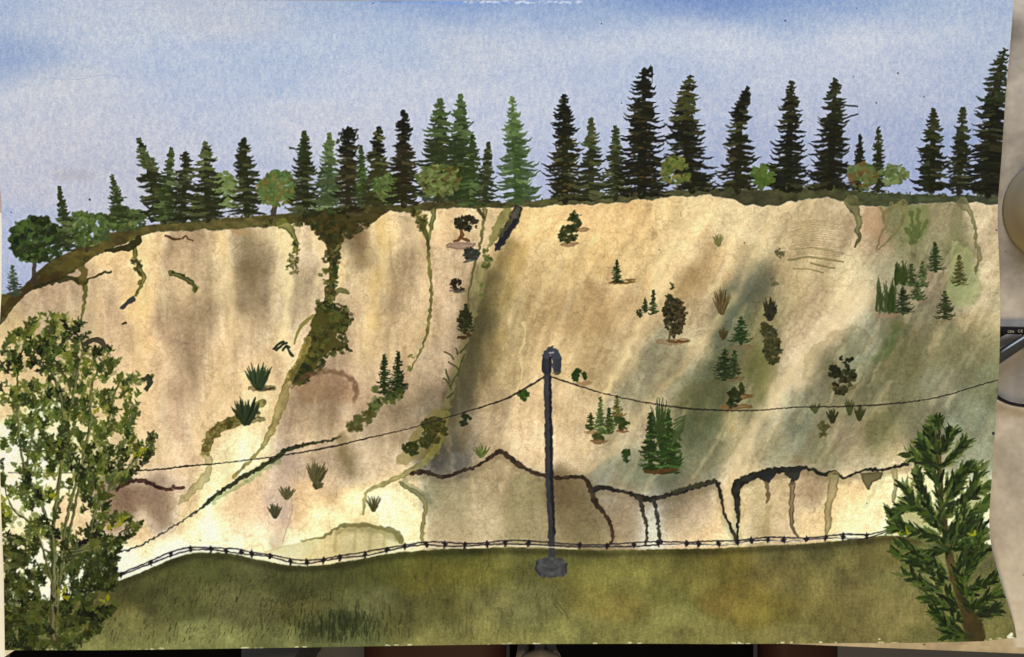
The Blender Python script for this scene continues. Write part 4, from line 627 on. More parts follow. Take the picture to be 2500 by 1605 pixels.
fan(773, 1155, 50, 56, [(92, 84, 48), (74, 70, 40)], 15, wd=4.4, label='olive-brown cup-shaped shrub on the lower slope'); bush(774, 1186, 24, 16, [(80, 74, 42)]); fan(700, 1203, 44, 32, [(88, 82, 52)], 9, wd=3); fan(671, 1248, 34, 34, [(72, 70, 42)], 9, wd=3.2); fan(912, 1230, 36, 40, [(74, 70, 40)], 12, wd=1.8); fan(1175, 1102, 44, 30, [(92, 102, 48)], 9, wd=2.4)

# ---- lamp post, its cables, the barbed wire
cab = part('painted_cable', 'thin dark cable sagging on both sides of the pole')
for pts in ([(1330, 920, 2.2), (1290, 944, 2.4), (1240, 972, 2.4), (1180, 993, 1.8), (1120, 1011, 1.4), (1000, 1046, 1.2), (900, 1070, 1.6), (800, 1093, 2), (690, 1112, 1.6), (560, 1129, 1.3), (460, 1138, 2.2), (380, 1147, 2), (280, 1150, 1.8), (150, 1155, 1), (20, 1155, .8)],
            [(1343, 920, 1.6), (1390, 935, 2.2), (1470, 960, 1.6), (1560, 980, 1.5), (1640, 993, 1.8), (1730, 1001, 2.1), (1830, 1003, 1.6), (1950, 995, 1.4), (2080, 992, 1.8), (2200, 984, 1.6), (2300, 968, 1.5), (2370, 947, 1.5), (2436, 928, 1.5)]):
    stroke(pts, 2, (42, 34, 32), .92, 1.8, 1.2, 6, cab, n=8)
pole = part('painted_lamp_post', 'dark slate lamp post standing on a grey footing')
stroke([(1337, 900, 9), (1338, 1000, 9), (1341, 1150, 9.5), (1346, 1280, 8.5), (1348, 1366, 8)], 9, (54, 54, 58), .98, 2, 2, 7, pole, vs=26, var=.15)
stroke([(1343, 920, 3), (1345, 1050, 3.5), (1348, 1200, 4), (1353, 1300, 3)], 3, (30, 28, 32), .9, 3, 2, 9, pole)
hd = part('lamp_head', None, pole)
stroke([(1333, 878, 10), (1333, 906, 11)], 8, (44, 46, 52), .98, 2, 2, pid=hd); stroke([(1359, 872, 11), (1360, 904, 11)], 9, (56, 58, 66), .98, 2, 2, pid=hd); stroke([(1332, 868, 8), (1346, 856, 10), (1361, 868, 9)], 9, (66, 70, 78), .98, 2, 3, 5, hd)
stroke([(1344, 872), (1344, 908)], 3, (30, 30, 34), .95, 2, 1, pid=hd); stroke([(1341, 862), (1350, 860)], 2, (190, 180, 170), .8, 2); stroke([(1348, 912), (1368, 910)], 1.5, (110, 96, 40), .7, 2)
ft = part('footing', None, pole)
poly([(1310, 1368), (1325, 1363), (1365, 1362), (1380, 1372), (1384, 1388), (1380, 1403), (1365, 1410), (1330, 1411), (1313, 1402), (1305, 1388)], (72, 72, 72), .98, 2.5, 3, 8, ft, var=.2, vs=9)
stroke([(1312, 1375), (1308, 1390), (1318, 1403)], 2, (42, 42, 44), .8, 3); stroke([(1383, 1376), (1382, 1398)], 2, (42, 42, 44), .8, 3); stroke([(1325, 1385), (1350, 1392), (1370, 1380)], 1.5, (54, 54, 56), .7, 3)
WX = [(262, 1416), (296, 1402), (368, 1374), (417, 1353), (465, 1340), (515, 1340), (552, 1344), (589, 1347), (614, 1351), (660, 1358), (709, 1370), (749, 1372), (790, 1367), (830, 1361), (891, 1353), (945, 1341), (988, 1334), (1041, 1328), (1086, 1329), (1135, 1330), (1189, 1328), (1234, 1325), (1290, 1325), (1415, 1332), (1482, 1333), (1548, 1330), (1606, 1326), (1677, 1326), (1706, 1327), (1754, 1326), (1801, 1323), (1834, 1319), (1875, 1317), (1913, 1317), (1969, 1316), (2016, 1313), (2058, 1310), (2116, 1309)]
fence = part('painted_barbed_wire', 'double strand of barbed wire along the meadow edge')
for off, ph in ((-3.5, 0), (3.5, 2)):
    w_ = [(x, y + off + 1.6 * math.sin(i * 1.7 + ph), 1.9) for i, (x, y) in enumerate(WX)] + [(2165, 1297 + off * .3, 1.2)]
    stroke(w_, 1.5, (52, 46, 50), .9, 1.8, 1, 7, fence, n=6)
for a_, b_ in zip(WX[9:23], WX[10:24]): stroke([(a_[0] + 6, a_[1] + 8), (b_[0] - 6, b_[1] + 9)], 1.6, (236, 226, 184), .75, 2, 1.2)
for a_, b_ in zip(WX[26:37], WX[27:38]): stroke([(a_[0] + 6, a_[1] + 5), (b_[0] - 6, b_[1] + 5)], 1.3, (240, 230, 200), .75, 2, 1.2)
stroke([(235, 1428, 1), (262, 1418, 1.5)], 1.5, (52, 46, 50), .9, 2, pid=fence); fence2 = part('painted_barbed_wire', 'short end of barbed wire right of the big conifer')
stroke([(2355, 1303), (2385, 1296), (2414, 1293)], 2, (44, 36, 60), .9, 2, pid=fence2); stroke([(2375, 1318), (2398, 1316), (2414, 1318)], 2.2, (44, 36, 60), .9, 2, pid=fence2); stroke([(2404, 1300), (2406, 1314)], 4, (44, 36, 60), .9, 2, pid=fence2)
for (x, y) in WX[1:]:
    b_ = part('barb', None, fence)
    stroke([(x + U(-2, 2), y - U(5, 8), 1.4), (x, y, 4.2), (x + U(-2, 2), y + U(6, 9), 2.2)], 3, (34, 30, 34), .97, 1.8, 1.5, 5, b_, n=2); stroke([(x - 5, y + U(-3, 3)), (x + 5, y + U(-3, 3))], 1.8, (34, 30, 34), .95, 1.8, pid=b_)

# ---- big leafy shrub at the left
lw = part('painted_leafy_shrub', 'large leafy green shrub filling the lower left corner'); stem = part('stem', None, lw)
ENV = [(0, 850), (30, 815), (70, 790), (90, 768), (130, 765), (185, 775), (215, 800), (235, 850), (270, 850), (300, 895), (350, 892), (372, 925), (362, 960), (332, 990), (345, 1020), (320, 1058), (350, 1085), (372, 1055), (395, 1085), (372, 1120), (340, 1150), (300, 1180), (272, 1215), (282, 1250), (330, 1262), (350, 1290), (300, 1325), (280, 1380), (285, 1420), (262, 1460), (285, 1480), (240, 1530), (205, 1570), (180, 1585), (0, 1590)]
def inside(x, y, P_):
    r = False; n = len(P_)
    for i in range(n):
        x1, y1 = P_[i]; x2, y2 = P_[(i + 1) % n]
        if (y1 > y) != (y2 > y) and x < (x2 - x1) * (y - y1) / (y2 - y1) + x1: r = not r
    return r
STEMS = [([(140, 1500), (135, 1350), (100, 1230), (62, 1150), (50, 1090), (42, 1000), (45, 900), (60, 840)], 4), ([(135, 1480), (130, 1300), (150, 1130), (152, 1000), (125, 900), (110, 840), (130, 790)], 5), ([(140, 1480), (160, 1280), (200, 1130), (218, 1050), (222, 950), (240, 900)], 4.5),
         ([(145, 1420), (180, 1250), (210, 1120), (262, 1030), (280, 960), (300, 920)], 4), ([(150, 1350), (210, 1330), (235, 1240), (290, 1170), (340, 1110), (375, 1070)], 4.5), ([(140, 1360), (190, 1350), (260, 1330), (320, 1280)], 3), ([(125, 1420), (90, 1300), (30, 1240), (8, 1180)], 3), ([(120, 1350), (70, 1320), (10, 1310)], 3), ([(150, 1120), (190, 900), (205, 850), (175, 800)], 4), ([(130, 1560), (128, 1450), (135, 1360)], 7), ([(60, 1150), (75, 1090), (78, 1060)], 2.5)]
LC = [(50, 58, 22), (64, 76, 26), (86, 98, 34), (98, 108, 40), (70, 84, 38), (40, 46, 22), (114, 118, 44), (90, 100, 52), (78, 90, 32)]
def v1(x, y, sc, sd): return float(vn(np.array([[x]]), np.array([[y]]), sc, sd)[0, 0])
def leaves(n, bright, amin, amax, smin, smax, lo=0.0):
    """sprigs: short twigs each carrying a few alternate leaves"""
    k = 0
    while k < n:
        x, y = U(-5, 395), U(765, 1588)
        if not inside(x, y, ENV): continue
        th = v1(x, y, 34, 3) * .6 + v1(x, y, 14, 8) * .4
        lim = (.40 if y < 1150 else .37) if y < 1330 else .32
        if y > 1480: lim = .15
        if x < 55 and 1050 < y < 1400: lim = .50
        if th < lim + lo: k += .3; continue
        k += 1
        c0 = random.choice(LC); dk = 1.0 - .30 * float(sst(np.array((y - 1250) / 150.0)))
        if v1(x, y, 60, 13) > .60: c0 = random.choice(LC[3:5] + LC[6:])
        an = math.atan2(1560 - y, (x - 140) * 1.5) + U(-.7, .7); m = random.randrange(3, 6)
        for j in range(m):
            c = jit(tuple(q * dk * bright for q in c0), 12); L = U(smin, smax) * (1 - .08 * j)
            sx, sy = x + math.cos(an) * j * 6, y - math.sin(an) * j * 6
            if not inside(sx, sy, ENV): continue
            dab(sx, sy, L, U(5, 8.5), an + (-1) ** j * U(.4, 1.1), c, U(amin, amax), lw, 1.6, 2.2)
for i in range(900):       # first pale and mid washes that mass the crown
    x, y = U(-5, 390), U(780, 1585)
    if not inside(x, y, ENV): continue
    th = v1(x, y, 34, 3) * .6 + v1(x, y, 14, 8) * .4
    if y > 1320 and th > (.37 if y < 1480 else .2): stroke([(x, y), (x + U(-12, 12), y + U(-8, 8))], U(5, 11), jit((62, 66, 28), 12), U(.7, .95), 2, 4, 8, lw)
    elif th > .46 and U(0, 1) < .8: stroke([(x, y), (x + U(-10, 10), y + U(-8, 8))], U(4, 8), jit((116, 118, 60), 14), U(.35, .7), 2, 4, 8, lw)
stroke([(60, 860), (150, 900), (240, 1000), (250, 1080)], 70, (222, 194, 140), .5, 60); leaves(420, 1.1, .55, .85, 9, 16)
for p_, r_ in STEMS: stroke([(q[0], q[1], r_ * (1 - .6 * i / len(p_))) for i, q in enumerate(p_)], r_, jit((74, 70, 38), 10), .92, 2, 2, 9, stem, var=.25)
leaves(720, .95, .75, .97, 9, 16)
for p_, r_ in STEMS:
    q = p_[:len(p_) * 2 // 3 + 1]; stroke([(x_ + 2, y_, r_ * .45) for x_, y_ in q], 2, (128, 126, 84), .6, 2.5, 2, 9, stem)
leaves(330, .62, .85, .97, 9, 15, .05)
for x, y in [(10, 1240), (20, 1255), (8, 1220), (300, 1270), (285, 1285), (270, 1290), (350, 1100), (335, 1110), (125, 1215), (150, 1450), (160, 1462), (262, 1465), (235, 1005)]:
    for k in range(4): dab(x + U(-8, 8), y + U(-6, 6), U(8, 14), 6, U(0, 3), jit((134, 132, 26), 14), .85, lw)
stroke([(203, 842, 5), (222, 832, 6), (245, 832, 7), (256, 848, 4)], 6, (60, 56, 40), .95, 2, 2, pid=lw); stroke([(352, 925, 5), (366, 922, 7), (364, 940, 6), (356, 950, 6)], 5, (44, 50, 34), .95, 2, 3, pid=lw)
# ---- tree at the right
tr = part('painted_conifer', 'green conifer with brown trunk in the lower right corner'); tk = part('trunk', None, tr)
BR2 = [[(2296, 1303), (2256, 1212), (2239, 1150)], [(2305, 1332), (2274, 1307), (2221, 1293), (2172, 1255)], [(2300, 1290), (2240, 1240), (2212, 1195)], [(2290, 1260), (2225, 1240), (2185, 1250)], [(2337, 1479), (2281, 1402), (2239, 1381), (2186, 1345)], [(2345, 1490), (2300, 1450), (2258, 1430), (2210, 1400)], [(2351, 1549), (2310, 1515), (2285, 1500)], [(2360, 1560), (2330, 1550), (2296, 1520)],
       [(2295, 1190), (2260, 1130), (2215, 1110)], [(2292, 1150), (2262, 1100), (2248, 1080)], [(2290, 1110), (2276, 1070), (2270, 1050)], [(2312, 1317), (2351, 1247), (2400, 1142)], [(2314, 1322), (2368, 1261), (2414, 1226)], [(2318, 1330), (2350, 1300), (2384, 1270)], [(2306, 1270), (2350, 1220), (2410, 1190)], [(2320, 1350), (2370, 1310), (2396, 1290)],
       [(2300, 1200), (2340, 1160), (2376, 1138)], [(2296, 1140), (2330, 1110), (2352, 1085)], [(2294, 1110), (2312, 1080), (2320, 1060)], [(2330, 1400), (2350, 1370), (2358, 1350)], [(2344, 1430), (2375, 1380), (2402, 1345)], [(2340, 1440), (2365, 1390), (2378, 1360)], [(2358, 1451), (2400, 1426), (2424, 1416)], [(2372, 1490), (2405, 1466), (2434, 1452)], [(2378, 1500), (2410, 1495), (2428, 1490)], [(2310, 1340), (2260, 1350), (2200, 1330)], [(2305, 1235), (2330, 1200), (2345, 1175)], [(2325, 1420), (2270, 1370), (2215, 1370)], [(2350, 1520), (2310, 1480), (2262, 1462)], [(2372, 1556), (2340, 1545), (2312, 1548)], [(2300, 1320), (2240, 1300), (2185, 1290)], [(2335, 1400), (2372, 1340), (2400, 1310)]]
for p_ in BR2: stroke([(x_, y_, 3 - i) for i, (x_, y_) in enumerate(p_)], 2, (92, 78, 48), .85, 2, 1.5, 8, tk)
stroke([(2290, 1036, 2), (2294, 1080, 4), (2295, 1170, 5.5), (2303, 1270, 8), (2318, 1363, 10), (2345, 1450, 14), (2362, 1500, 19), (2382, 1555, 24)], 8, (70, 60, 32), .98, 2, 2.5, 10, tk, var=.3, vs=18)
def needles(n, cols, a):
    for p_ in BR2 + [[(2294, 1100), (2290, 1040)], [(2318, 1363), (2300, 1290), (2294, 1180)], [(2380, 1500), (2350, 1440), (2335, 1400)]]:
        q = cr(p_, 8)
        for k in range(n):
            i = random.randrange(1, len(q)); x, y = q[i]; d = q[i] - q[i - 1]; an = math.atan2(-d[1], d[0]) + random.choice((-1, 1)) * U(.12, .75)
            dab(x + U(-6, 6), y + U(-6, 6), U(15, 31), U(5.5, 9.5), an, jit(random.choice(cols), 8), a, tr, 2, 1.6)
poly([(2175, 1240), (2240, 1160), (2260, 1200), (2290, 1260), (2300, 1320), (2240, 1320)], (128, 136, 76), .45, 8, 8); poly([(2320, 1300), (2350, 1220), (2405, 1150), (2410, 1200), (2360, 1290)], (120, 128, 66), .5, 8, 6)
needles(46, [(84, 98, 42), (66, 82, 38), (108, 114, 60)], .8)
stroke([(2294, 1080, 3), (2295, 1170, 4.5), (2303, 1270, 6), (2318, 1363, 8), (2345, 1450, 11), (2362, 1500, 16), (2382, 1552, 21)], 8, (74, 62, 34), .95, 2, 2.5, 10, tk, var=.3, vs=18)
needles(30, [(34, 46, 20), (46, 60, 26), (28, 36, 18), (66, 84, 32)], .93)
for x, y in [(2206, 1300), (2370, 1310)]:
    for k in range(4): dab(x + U(-10, 10), y + U(-6, 6), U(9, 15), 5, U(0, 3), jit((150, 150, 30), 14), .8, tr)
for i in range(26): stroke([(U(2365, 2400), U(1510, 1560)), (U(2360, 2395), U(1500, 1560))], U(1, 3), jit((62, 54, 30), 8), .5, 3, 2)
poly([(2352, 1500), (2380, 1490), (2402, 1535), (2404, 1560), (2356, 1564)], (64, 52, 28), .6, 5, 3, pid=tk)
# flecks of paint on the sheet
for x, y, r_ in [(219, 487, 2.6), (1917, 51, 1.8), (2192, 179, 2), (2255, 236, 1.4), (2139, 251, 1.4), (1468, 58, 1.5), (910, 8, 1.2), (2083, 187, 1), (2091, 20, 1), (27, 518, 1.2), (1609, 610, 1.3), (1817, 593, 1.3), (488, 1319, 1.2), (2432, 562, 1.8), (2425, 1058, 3.5), (1517, 252, 1.4), (2116, 1229, 1.2)]:
    stroke([(x, y), (x + 1, y + 1)], r_, (44, 40, 50), .9, 1.8, .5)
def blur(A, k):
    for ax in (0, 1):
        P_ = np.cumsum(np.pad(A, [(k + 1, k) if i == ax else (0, 0) for i in range(3)], mode='edge'), axis=ax)
        n_ = A.shape[ax]; A = (np.take(P_, range(2 * k + 1, n_ + 2 * k + 1), ax) - np.take(P_, range(n_), ax)) / (2 * k + 1)
    return A
C += .55 * np.clip(C - blur(blur(C, 1), 1), -45, 30) + .10 * np.clip(C - blur(C, 5), -40, 40)     # pigment gathered at the wet edges
C[:] = np.clip(C, 6, 255)

# ------------------------------------------------------------------ the painting as objects
painting = bpy.data.objects.new('watercolour_painting', None); SC.collection.objects.link(painting)
tag(painting, 'unframed watercolour of a sandy cliff topped with spruces, lying on marble', 'painting')
pm = paint_mat()
NU, NV = 1540, 990
uu, vv = np.meshgrid(np.linspace(0, 1, NU), np.linspace(0, 1, NV))
px, py = sheet_uv(uu, vv)
wp = to_world(px, py)
def samp(img, px, py):
    fx = np.clip((px - X0) / CS, 0, NW - 1.001); fy = np.clip((py - Y0) / CS, 0, NH - 1.001)
    xi = fx.astype(int); yi = fy.astype(int); fx = (fx - xi)[..., None]; fy = (fy - yi)[..., None]
    return (img[yi, xi] * (1 - fx) + img[yi, xi + 1] * fx) * (1 - fy) + (img[yi + 1, xi] * (1 - fx) + img[yi + 1, xi + 1] * fx) * fy
cc = samp(C, px, py) / 255.0
cc = np.where(cc <= .04045, cc / 12.92, ((cc + .055) / 1.055) ** 2.4)
bu, bv = px / 1250 - 1, py / 800 - 1
basis = np.stack([np.ones_like(bu), bu, bv, bu * bu, bu * bv, bv * bv], -1)
E = basis @ np.array(E_FIT).T
alb = np.clip(cc / E, 0.004, 0.92)
cx = (px[:-1, :-1] + px[1:, 1:]) / 2; cy = (py[:-1, :-1] + py[1:, 1:]) / 2
fid = ID[np.clip(np.round((cy - Y0) / CS).astype(int), 0, NH - 1), np.clip(np.round((cx - X0) / CS).astype(int), 0, NW - 1)]
vi = np.arange(NU * NV).reshape(NV, NU)
quads = np.stack([vi[1:, :-1], vi[1:, 1:], vi[:-1, 1:], vi[:-1, :-1]], -1).reshape(-1, 4)
fid = fid.reshape(-1); wpf = wp.reshape(-1, 3); af = alb.reshape(-1, 3)
def grid_mesh(name, q):
    used, inv = np.unique(q.reshape(-1), return_inverse=True); inv = inv.reshape(-1)
    me = bpy.data.meshes.new(name); nf = len(q)
    me.vertices.add(len(used)); me.vertices.foreach_set('co', wpf[used].astype(np.float32).ravel())
    me.loops.add(nf * 4); me.loops.foreach_set('vertex_index', inv.astype(np.int32))
    me.polygons.add(nf); me.polygons.foreach_set('loop_start', (np.arange(nf) * 4).astype(np.int32)); me.polygons.foreach_set('loop_total', np.full(nf, 4, np.int32))
    me.update(calc_edges=True); me.validate()
    at = me.color_attributes.new('pigment', 'FLOAT_COLOR', 'POINT')
    at.data.foreach_set('color', np.concatenate([af[used], np.ones((len(used), 1))], 1).astype(np.float32).ravel())
    return me
objs = {}
order = np.argsort(fid, kind='stable'); cuts = np.searchsorted(fid[order], np.arange(len(PARTS) + 1))
for i in range(1, len(PARTS)):
    idx = order[cuts[i]:cuts[i + 1]]
    if len(idx) < 6: continue
    d = PARTS[i]
    par = objs.get(d['parent'], painting) if d['parent'] else painting
    o = link(d['name'], grid_mesh(d['name'], quads[idx]), pm, par)
    if d['label']: o['label'] = d['label']
    objs[i] = o
# the cotton sheet itself: underside and cut edge
paper_m = noise_mat('cotton_paper', (0.70, 0.66, 0.56), (0.80, 0.77, 0.68), 400, .9, .3)
bm = bmesh.new(); nu, nv = 90, 60; g_ = []
for lay in (-0.00012, -0.0006):
    a_, b_ = np.meshgrid(np.linspace(0, 1, nu), np.linspace(0, 1, nv)); X_, Y_ = sheet_uv(a_, b_); W_ = to_world(X_, Y_, lay).reshape(-1, 3)
    g_.append([bm.verts.new(v) for v in W_])
I = lambda i, j: j * nu + i
for j in range(nv - 1):
    for i in range(nu - 1):
        bm.faces.new([g_[0][I(i, j + 1)], g_[0][I(i + 1, j + 1)], g_[0][I(i + 1, j)], g_[0][I(i, j)]])
        bm.faces.new([g_[1][I(i, j)], g_[1][I(i + 1, j)], g_[1][I(i + 1, j + 1)], g_[1][I(i, j + 1)]])
ring = [I(i, 0) for i in range(nu)] + [I(nu - 1, j) for j in range(1, nv)] + [I(i, nv - 1) for i in range(nu - 2, -1, -1)] + [I(0, j) for j in range(nv - 2, 0, -1)]
for k in range(len(ring)):
    a_, b_ = ring[k], ring[(k + 1) % len(ring)]; bm.faces.new([g_[0][a_], g_[0][b_], g_[1][b_], g_[1][a_]])
me = bpy.data.meshes.new('paper_sheet'); bm.to_mesh(me); bm.free(); link('paper_sheet', me, paper_m, painting)

# ------------------------------------------------------------------ countertop, floor and the things round the sheet
def prism(name, pts_top, z0, z1, mat, parent=None, bevel=0.0):
    bm = bmesh.new(); t = [bm.verts.new((p.x, p.y, z1)) for p in pts_top]; b = [bm.verts.new((p.x, p.y, z0)) for p in pts_top]
    bm.faces.new(t); bm.faces.new(b[::-1]); n = len(t)
    for i in range(n): bm.faces.new([t[i], b[i], b[(i + 1) % n], t[(i + 1) % n]])
    bmesh.ops.recalc_face_normals(bm, faces=bm.faces)
    if bevel: bmesh.ops.bevel(bm, geom=[e for e in bm.edges if e.calc_length() > 0 and abs(e.verts[0].co.z - e.verts[1].co.z) < 1e-6 and e.verts[0].co.z > z1 - 1e-6], offset=bevel, segments=4, affect='EDGES')
    me = bpy.data.meshes.new(name); bm.to_mesh(me); bm.free(); return link(name, me, mat, parent, False)
def marble():
    m, nt, b = mat_base('honed_marble', .38); L = nt.links.new
    tc = node(nt, 'ShaderNodeTexCoord')
    n1 = node(nt, 'ShaderNodeTexNoise', Scale=9.0, Detail=8.0, Roughness=.6, Distortion=.8)
    r = node(nt, 'ShaderNodeValToRGB'); e = r.color_ramp.elements
    e[0].position = .33; e[0].color = (.17, .145, .12, 1); e[1].position = .56; e[1].color = (.52, .455, .39, 1)
    x = e.new(.42); x.color = (.32, .275, .235, 1); x = e.new(.7); x.color = (.64, .58, .51, 1)
    n2 = node(nt, 'ShaderNodeTexNoise', Scale=260.0, Detail=5.0); mr = node(nt, 'ShaderNodeMapRange'); mr.inputs['To Min'].default_value = .72; mr.inputs['To Max'].default_value = 1.26
    n3 = node(nt, 'ShaderNodeTexVoronoi', Scale=70.0); m3 = node(nt, 'ShaderNodeMapRange'); m3.inputs['From Min'].default_value = .03; m3.inputs['From Max'].default_value = .06; m3.inputs['To Min'].default_value = .35; m3.inputs['To Max'].default_value = 1
    v = node(nt, 'ShaderNodeVectorMath', operation='SCALE'); v2 = node(nt, 'ShaderNodeVectorMath', operation='SCALE')
    for n in (n1, n2, n3): L(tc.outputs['Object'], n.inputs['Vector'])
    L(n1.outputs[0], r.inputs[0]); L(n2.outputs[0], mr.inputs['Value']); L(r.outputs[0], v.inputs[0]); L(mr.outputs[0], v.inputs['Scale'])
    L(n3.outputs['Distance'], m3.inputs['Value']); L(v.outputs[0], v2.inputs[0]); L(m3.outputs[0], v2.inputs['Scale'])
    # grey clouds in the stone; the big one by the bowl is painted-in shade
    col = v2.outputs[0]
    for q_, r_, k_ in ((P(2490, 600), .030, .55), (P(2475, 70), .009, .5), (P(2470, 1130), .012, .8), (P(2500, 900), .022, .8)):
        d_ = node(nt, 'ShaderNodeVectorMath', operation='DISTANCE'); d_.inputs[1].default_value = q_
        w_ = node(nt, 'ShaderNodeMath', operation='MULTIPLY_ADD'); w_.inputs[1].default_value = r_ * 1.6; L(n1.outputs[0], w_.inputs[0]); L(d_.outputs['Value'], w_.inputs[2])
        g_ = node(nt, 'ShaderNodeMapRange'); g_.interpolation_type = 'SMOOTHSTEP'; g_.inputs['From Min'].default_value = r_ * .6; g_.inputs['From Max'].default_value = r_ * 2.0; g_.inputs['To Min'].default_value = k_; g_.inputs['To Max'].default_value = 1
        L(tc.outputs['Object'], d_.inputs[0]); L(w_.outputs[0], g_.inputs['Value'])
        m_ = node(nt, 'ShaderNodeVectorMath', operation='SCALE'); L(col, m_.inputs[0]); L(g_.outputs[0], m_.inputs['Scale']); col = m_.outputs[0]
    L(col, b.inputs['Base Color'])
    return m
edge_y = lambda x: 1573 + (x - 1780) * 30 / 720.0
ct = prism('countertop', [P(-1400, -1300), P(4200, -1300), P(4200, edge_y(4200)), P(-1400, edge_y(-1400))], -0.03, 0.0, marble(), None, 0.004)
tag(ct, 'veined beige marble countertop', kind='structure')
fl = prism('floor', [P(-9000, -9000), P(12000, -9000), P(12000, 12000), P(-9000, 12000)], -0.92, -0.90, noise_mat('stone_tile', (.16, .14, .12), (.30, .28, .265), 3.0, .5), None)
tag(fl, 'grey stone tile floor', kind='structure')

def tube(name, pts, r, mat, parent, flat=1.0, n=10, closed=False):
    bm = bmesh.new(); rings = []; N = len(pts)
    for i, p in enumerate(pts):
        a_ = pts[(i - 1) % N] if (closed or i) else p; b_ = pts[(i + 1) % N] if (closed or i < N - 1) else p
        t = (Vector(b_) - Vector(a_)).normalized(); up = Vector((0, 0, 1))
        s = t.cross(up).normalized(); u = s.cross(t)
        rr = r[i] if isinstance(r, list) else r
        rings.append([bm.verts.new(Vector(p) + s * math.cos(k / n * 2 * math.pi) * rr + u * math.sin(k / n * 2 * math.pi) * rr * flat) for k in range(n)])
    for i in range(N if closed else N - 1):
        for k in range(n):
            A, B = rings[i], rings[(i + 1) % N]; bm.faces.new([A[k], A[(k + 1) % n], B[(k + 1) % n], B[k]])
    if not closed: bm.faces.new(rings[0][::-1]); bm.faces.new(rings[-1])
    bmesh.ops.recalc_face_normals(bm, faces=bm.faces)
    me = bpy.data.meshes.new(name); bm.to_mesh(me); bm.free(); return link(name, me, mat, parent)
def lathe(name, prof, c, mat, parent=None, n=64):
    bm = bmesh.new(); rings = [[bm.verts.new((c[0] + r * math.cos(k / n * 2 * math.pi), c[1] + r * math.sin(k / n * 2 * math.pi), z)) for k in range(n)] for r, z in prof]
    for i in range(len(rings) - 1):
        for k in range(n): bm.faces.new([rings[i][k], rings[i][(k + 1) % n], rings[i + 1][(k + 1) % n], rings[i + 1][k]])
    bm.faces.new(rings[0][::-1]); bm.faces.new(rings[-1])
    bmesh.ops.recalc_face_normals(bm, faces=bm.faces)
    me = bpy.data.meshes.new(name); bm.to_mesh(me); bm.free(); return link(name, me, mat, parent)

# bowl at the right edge
por = noise_mat('cream_ceramic', (.25, .20, .125), (.30, .245, .16), 30, .5, spec=.2)
zc = P(2588, 512, 0.006)
R = 125 * K
bowl = lathe('bowl', [(R * .94, 0.0), (R, .0006), (R, .0022), (R * .965, .0045), (R * .945, .010), (R * .90, .018), (R * .80, .026), (R * .66, .032), (R * .5, .0355), (R * .46, .036), (R * .45, .0395), (R * .42, .0395), (R * .41, .0365), (.0005, .036)], (zc.x, zc.y), por)
tag(bowl, 'cream ceramic bowl upside down on the marble, cut by the right side of the picture', 'bowl')

# folded spectacles poking out from under the sheet
gl = bpy.data.objects.new('eyeglasses', None); SC.collection.objects.link(gl); gl.location = P(2520, 890)
tag(gl, 'black-rimmed folded eyeglasses on the marble, half under the painting', 'eyeglasses')
def at_(px_, py_, z): return P(px_, py_, z) - gl.location
ace = mat_base('black_acetate', .12, (.008, .007, .012))[0]
smk = mat_base('translucent_grey_acetate', .18, (.035, .036, .036))[0]
lensm, nt_, b_ = mat_base('lens_glass', .02, (1, 1, 1)); b_.inputs['Transmission Weight'].default_value = 1; b_.inputs['IOR'].default_value = 1.05
def rim_pts(cx_, cy_, a_, b_2, z, n=48):
    o = []
    for k in range(n):
        t = k / n * 2 * math.pi; c, s = math.cos(t), math.sin(t)
        o.append(at_(cx_ + a_ * math.copysign(abs(c) ** .75, c), cy_ - b_2 * math.copysign(abs(s) ** .8, s), z))
    return o
for cx_ in (2532, 2842):
    rim = tube('rim', rim_pts(cx_, 897, 128, 95, .0035), .00085, ace, gl, 1.6, closed=True)
    bm = bmesh.new(); vs_ = [bm.verts.new(v) for v in rim_pts(cx_, 897, 126, 93, .0035)]; vs2 = [bm.verts.new(v - Vector((0, 0, .0012))) for v in vs_ for v in [v.co]]
    bm.faces.new(vs_); bm.faces.new(vs2[::-1])
    for k in range(48): bm.faces.new([vs_[k], vs2[k], vs2[(k + 1) % 48], vs_[(k + 1) % 48]])
    me = bpy.data.meshes.new('lens'); bm.to_mesh(me); bm.free(); link('lens', me, lensm, gl, False)
tube('bridge', [at_(2655, 870, .004), at_(2687, 852, .006), at_(2719, 870, .004)], .0012, ace, gl)
arm = tube('temple', [at_(2398, 806, .0052), at_(2440, 806, .0056), at_(2500, 808, .006), at_(2600, 812, .006), at_(2720, 830, .006), at_(2840, 870, .006)], [.0017, .0017, .0018, .0018, .0020, .0016], ace, gl, .8)
tube('temple', [at_(2970, 800, .0095), at_(2700, 760, .009), at_(2560, 792, .0085), at_(2500, 832, .008), at_(2436, 874, .0066), at_(2410, 892, .005), ], [.0014, .0018, .0020, .0026, .0028, .0022], smk, gl, .7)
tube('hinge', [at_(2976, 800, .004), at_(2976, 812, .010)], .0014, ace, gl); tube('hinge', [at_(2398, 806, .003), at_(2402, 816, .0052)], .0014, ace, gl)
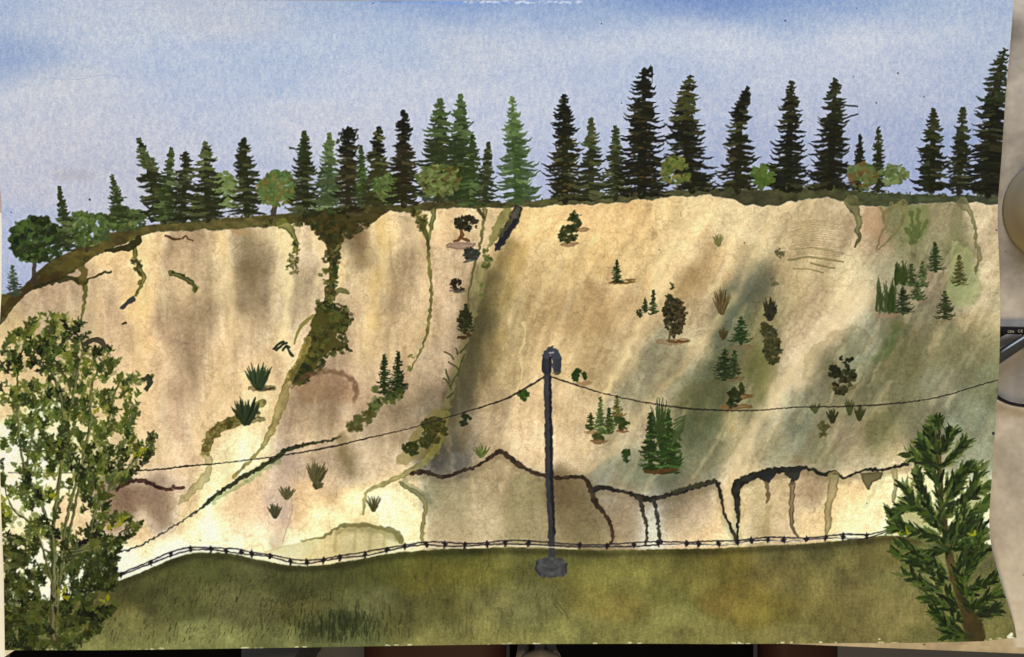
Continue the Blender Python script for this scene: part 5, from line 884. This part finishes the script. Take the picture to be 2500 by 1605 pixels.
# marking on the temple
ink = mat_base('silver_print', .5, (.42, .40, .30))[0]
def lettering(txt, px_, py_, z, size, parent):
    cu = bpy.data.curves.new('marking', 'FONT'); cu.body = txt; cu.size = size; cu.extrude = .00004; cu.align_x = 'LEFT'
    to = bpy.data.objects.new('marking', cu); SC.collection.objects.link(to)
    dg = bpy.context.evaluated_depsgraph_get(); me = bpy.data.meshes.new_from_object(to.evaluated_get(dg)); bpy.data.objects.remove(to)
    o = link('marking', me, ink, parent, False); o.location = at_(px_, py_, z); o.rotation_euler = (0, 0, math.radians(-1.5)); return o
lettering('CEN', 2460, 812.5, .0076, .00145, arm)
def ce_mark(x):
    for dx, bar in ((0, 0), (6.5, 1)):
        pts = [at_(x + dx + 3 * math.cos(t), 808.8 + 3.1 * math.sin(t), .0077) for t in np.linspace(math.radians(60), math.radians(300), 12)]
        tube('marking', pts, .00009, ink, arm, n=6)
        if bar: tube('marking', [at_(x + dx - 2.6, 808.8, .0077), at_(x + dx + .8, 808.8, .0077)], .00009, ink, arm, n=6)
ce_mark(2489)

# another sheet under the left side
ws = noise_mat('bare_watercolour_paper', (.84, .82, .76), (.88, .86, .80), 300, .9, .2)
sh = prism('blank_paper_sheet', [P(-700, 470), P(8, 520), P(30, 700), P(60, 1300), P(52, 1577), P(-40, 1638), P(-760, 1600)], .0003, .0007, ws)
tag(sh, 'blank cream paper sheet lying beneath the left edge of the painting', 'paper')

# below the counter edge: seats and a chair in the dark
def at_floor(px_, py_, z): return P(px_, py_, z)
blk = noise_mat('black_cloth', (.0015, .0015, .0016), (.004, .004, .0045), 20, .9, spec=.1)
lea = noise_mat('brown_leather', (.04, .014, .009), (.06, .021, .014), 14, .6, spec=.2)
gry = noise_mat('grey_painted_wood', (.16, .14, .12), (.22, .2, .17), 20, .5)
def pad(name, x0, x1, y0, y1, z, th, mat, parent, rr=.02):
    a_, b_ = P(x0, y1, z), P(x1, y0, z)
    bm = bmesh.new(); bmesh.ops.create_cube(bm, size=1); 
    for v in bm.verts: v.co = Vector(((a_.x + b_.x) / 2 + v.co.x * (b_.x - a_.x), (a_.y + b_.y) / 2 + v.co.y * (b_.y - a_.y), z - th / 2 + v.co.z * th))
    bmesh.ops.bevel(bm, geom=list(bm.edges), offset=rr, segments=6, affect='EDGES', profile=.5)
    me = bpy.data.meshes.new(name); bm.to_mesh(me); bm.free(); return link(name, me, mat, parent)
def seat(name, label, x0, x1, mat, cat, z=-.42, rr=.022):
    e_ = bpy.data.objects.new(name, None); SC.collection.objects.link(e_); tag(e_, label, cat, 'stools below the counter' if cat == 'stool' else None)
    e_.location = P((x0 + x1) / 2, 1780, -.9)
    bpy.context.view_layer.update(); inv_ = e_.matrix_world.inverted()
    kids = [pad('seat', x0, x1, 1500, 2050, z, .05, mat, e_, rr)]
    for sx in (x0 + 60, x1 - 60):
        for sy in (1560, 1990):
            p_ = P(sx, sy, z); kids.append(tube('leg', [Vector((p_.x, p_.y, z - .04)), Vector((p_.x, p_.y + .001, -.9))], .012, gry, e_))
    for k_ in kids: k_.matrix_parent_inverse = inv_
    return e_
seat('stool', 'dark brown leather stool in the middle below the front counter edge', 880, 1236, lea, 'stool')
seat('stool', 'dark brown leather stool furthest right below the counter edge', 1870, 2062, lea, 'stool')
e_ = seat('chair', 'black cushioned chair with grey spindles below the counter edge', 1244, 1852, blk, 'chair', -.46)
bpy.context.view_layer.update(); ki_ = e_.matrix_world.inverted()
rail = tube('back_rail', [P(1268, 1640, -.30), P(1290, 1612, -.30), P(1320, 1602, -.30), P(1350, 1612, -.30), P(1372, 1640, -.30)], .006, gry, e_); rail.matrix_parent_inverse = ki_
for a_, b_ in ((1276, 1274), (1318, 1312), (1344, 1356)): tube('spindle', [P(a_, 1560, -.36), P(a_ + 1, 1585, -.33), P(b_, 1608, -.30)], .0045, gry, e_).matrix_parent_inverse = ki_
seat('bench', 'black padded bench at the left below the counter edge', 0, 566, blk, 'bench')
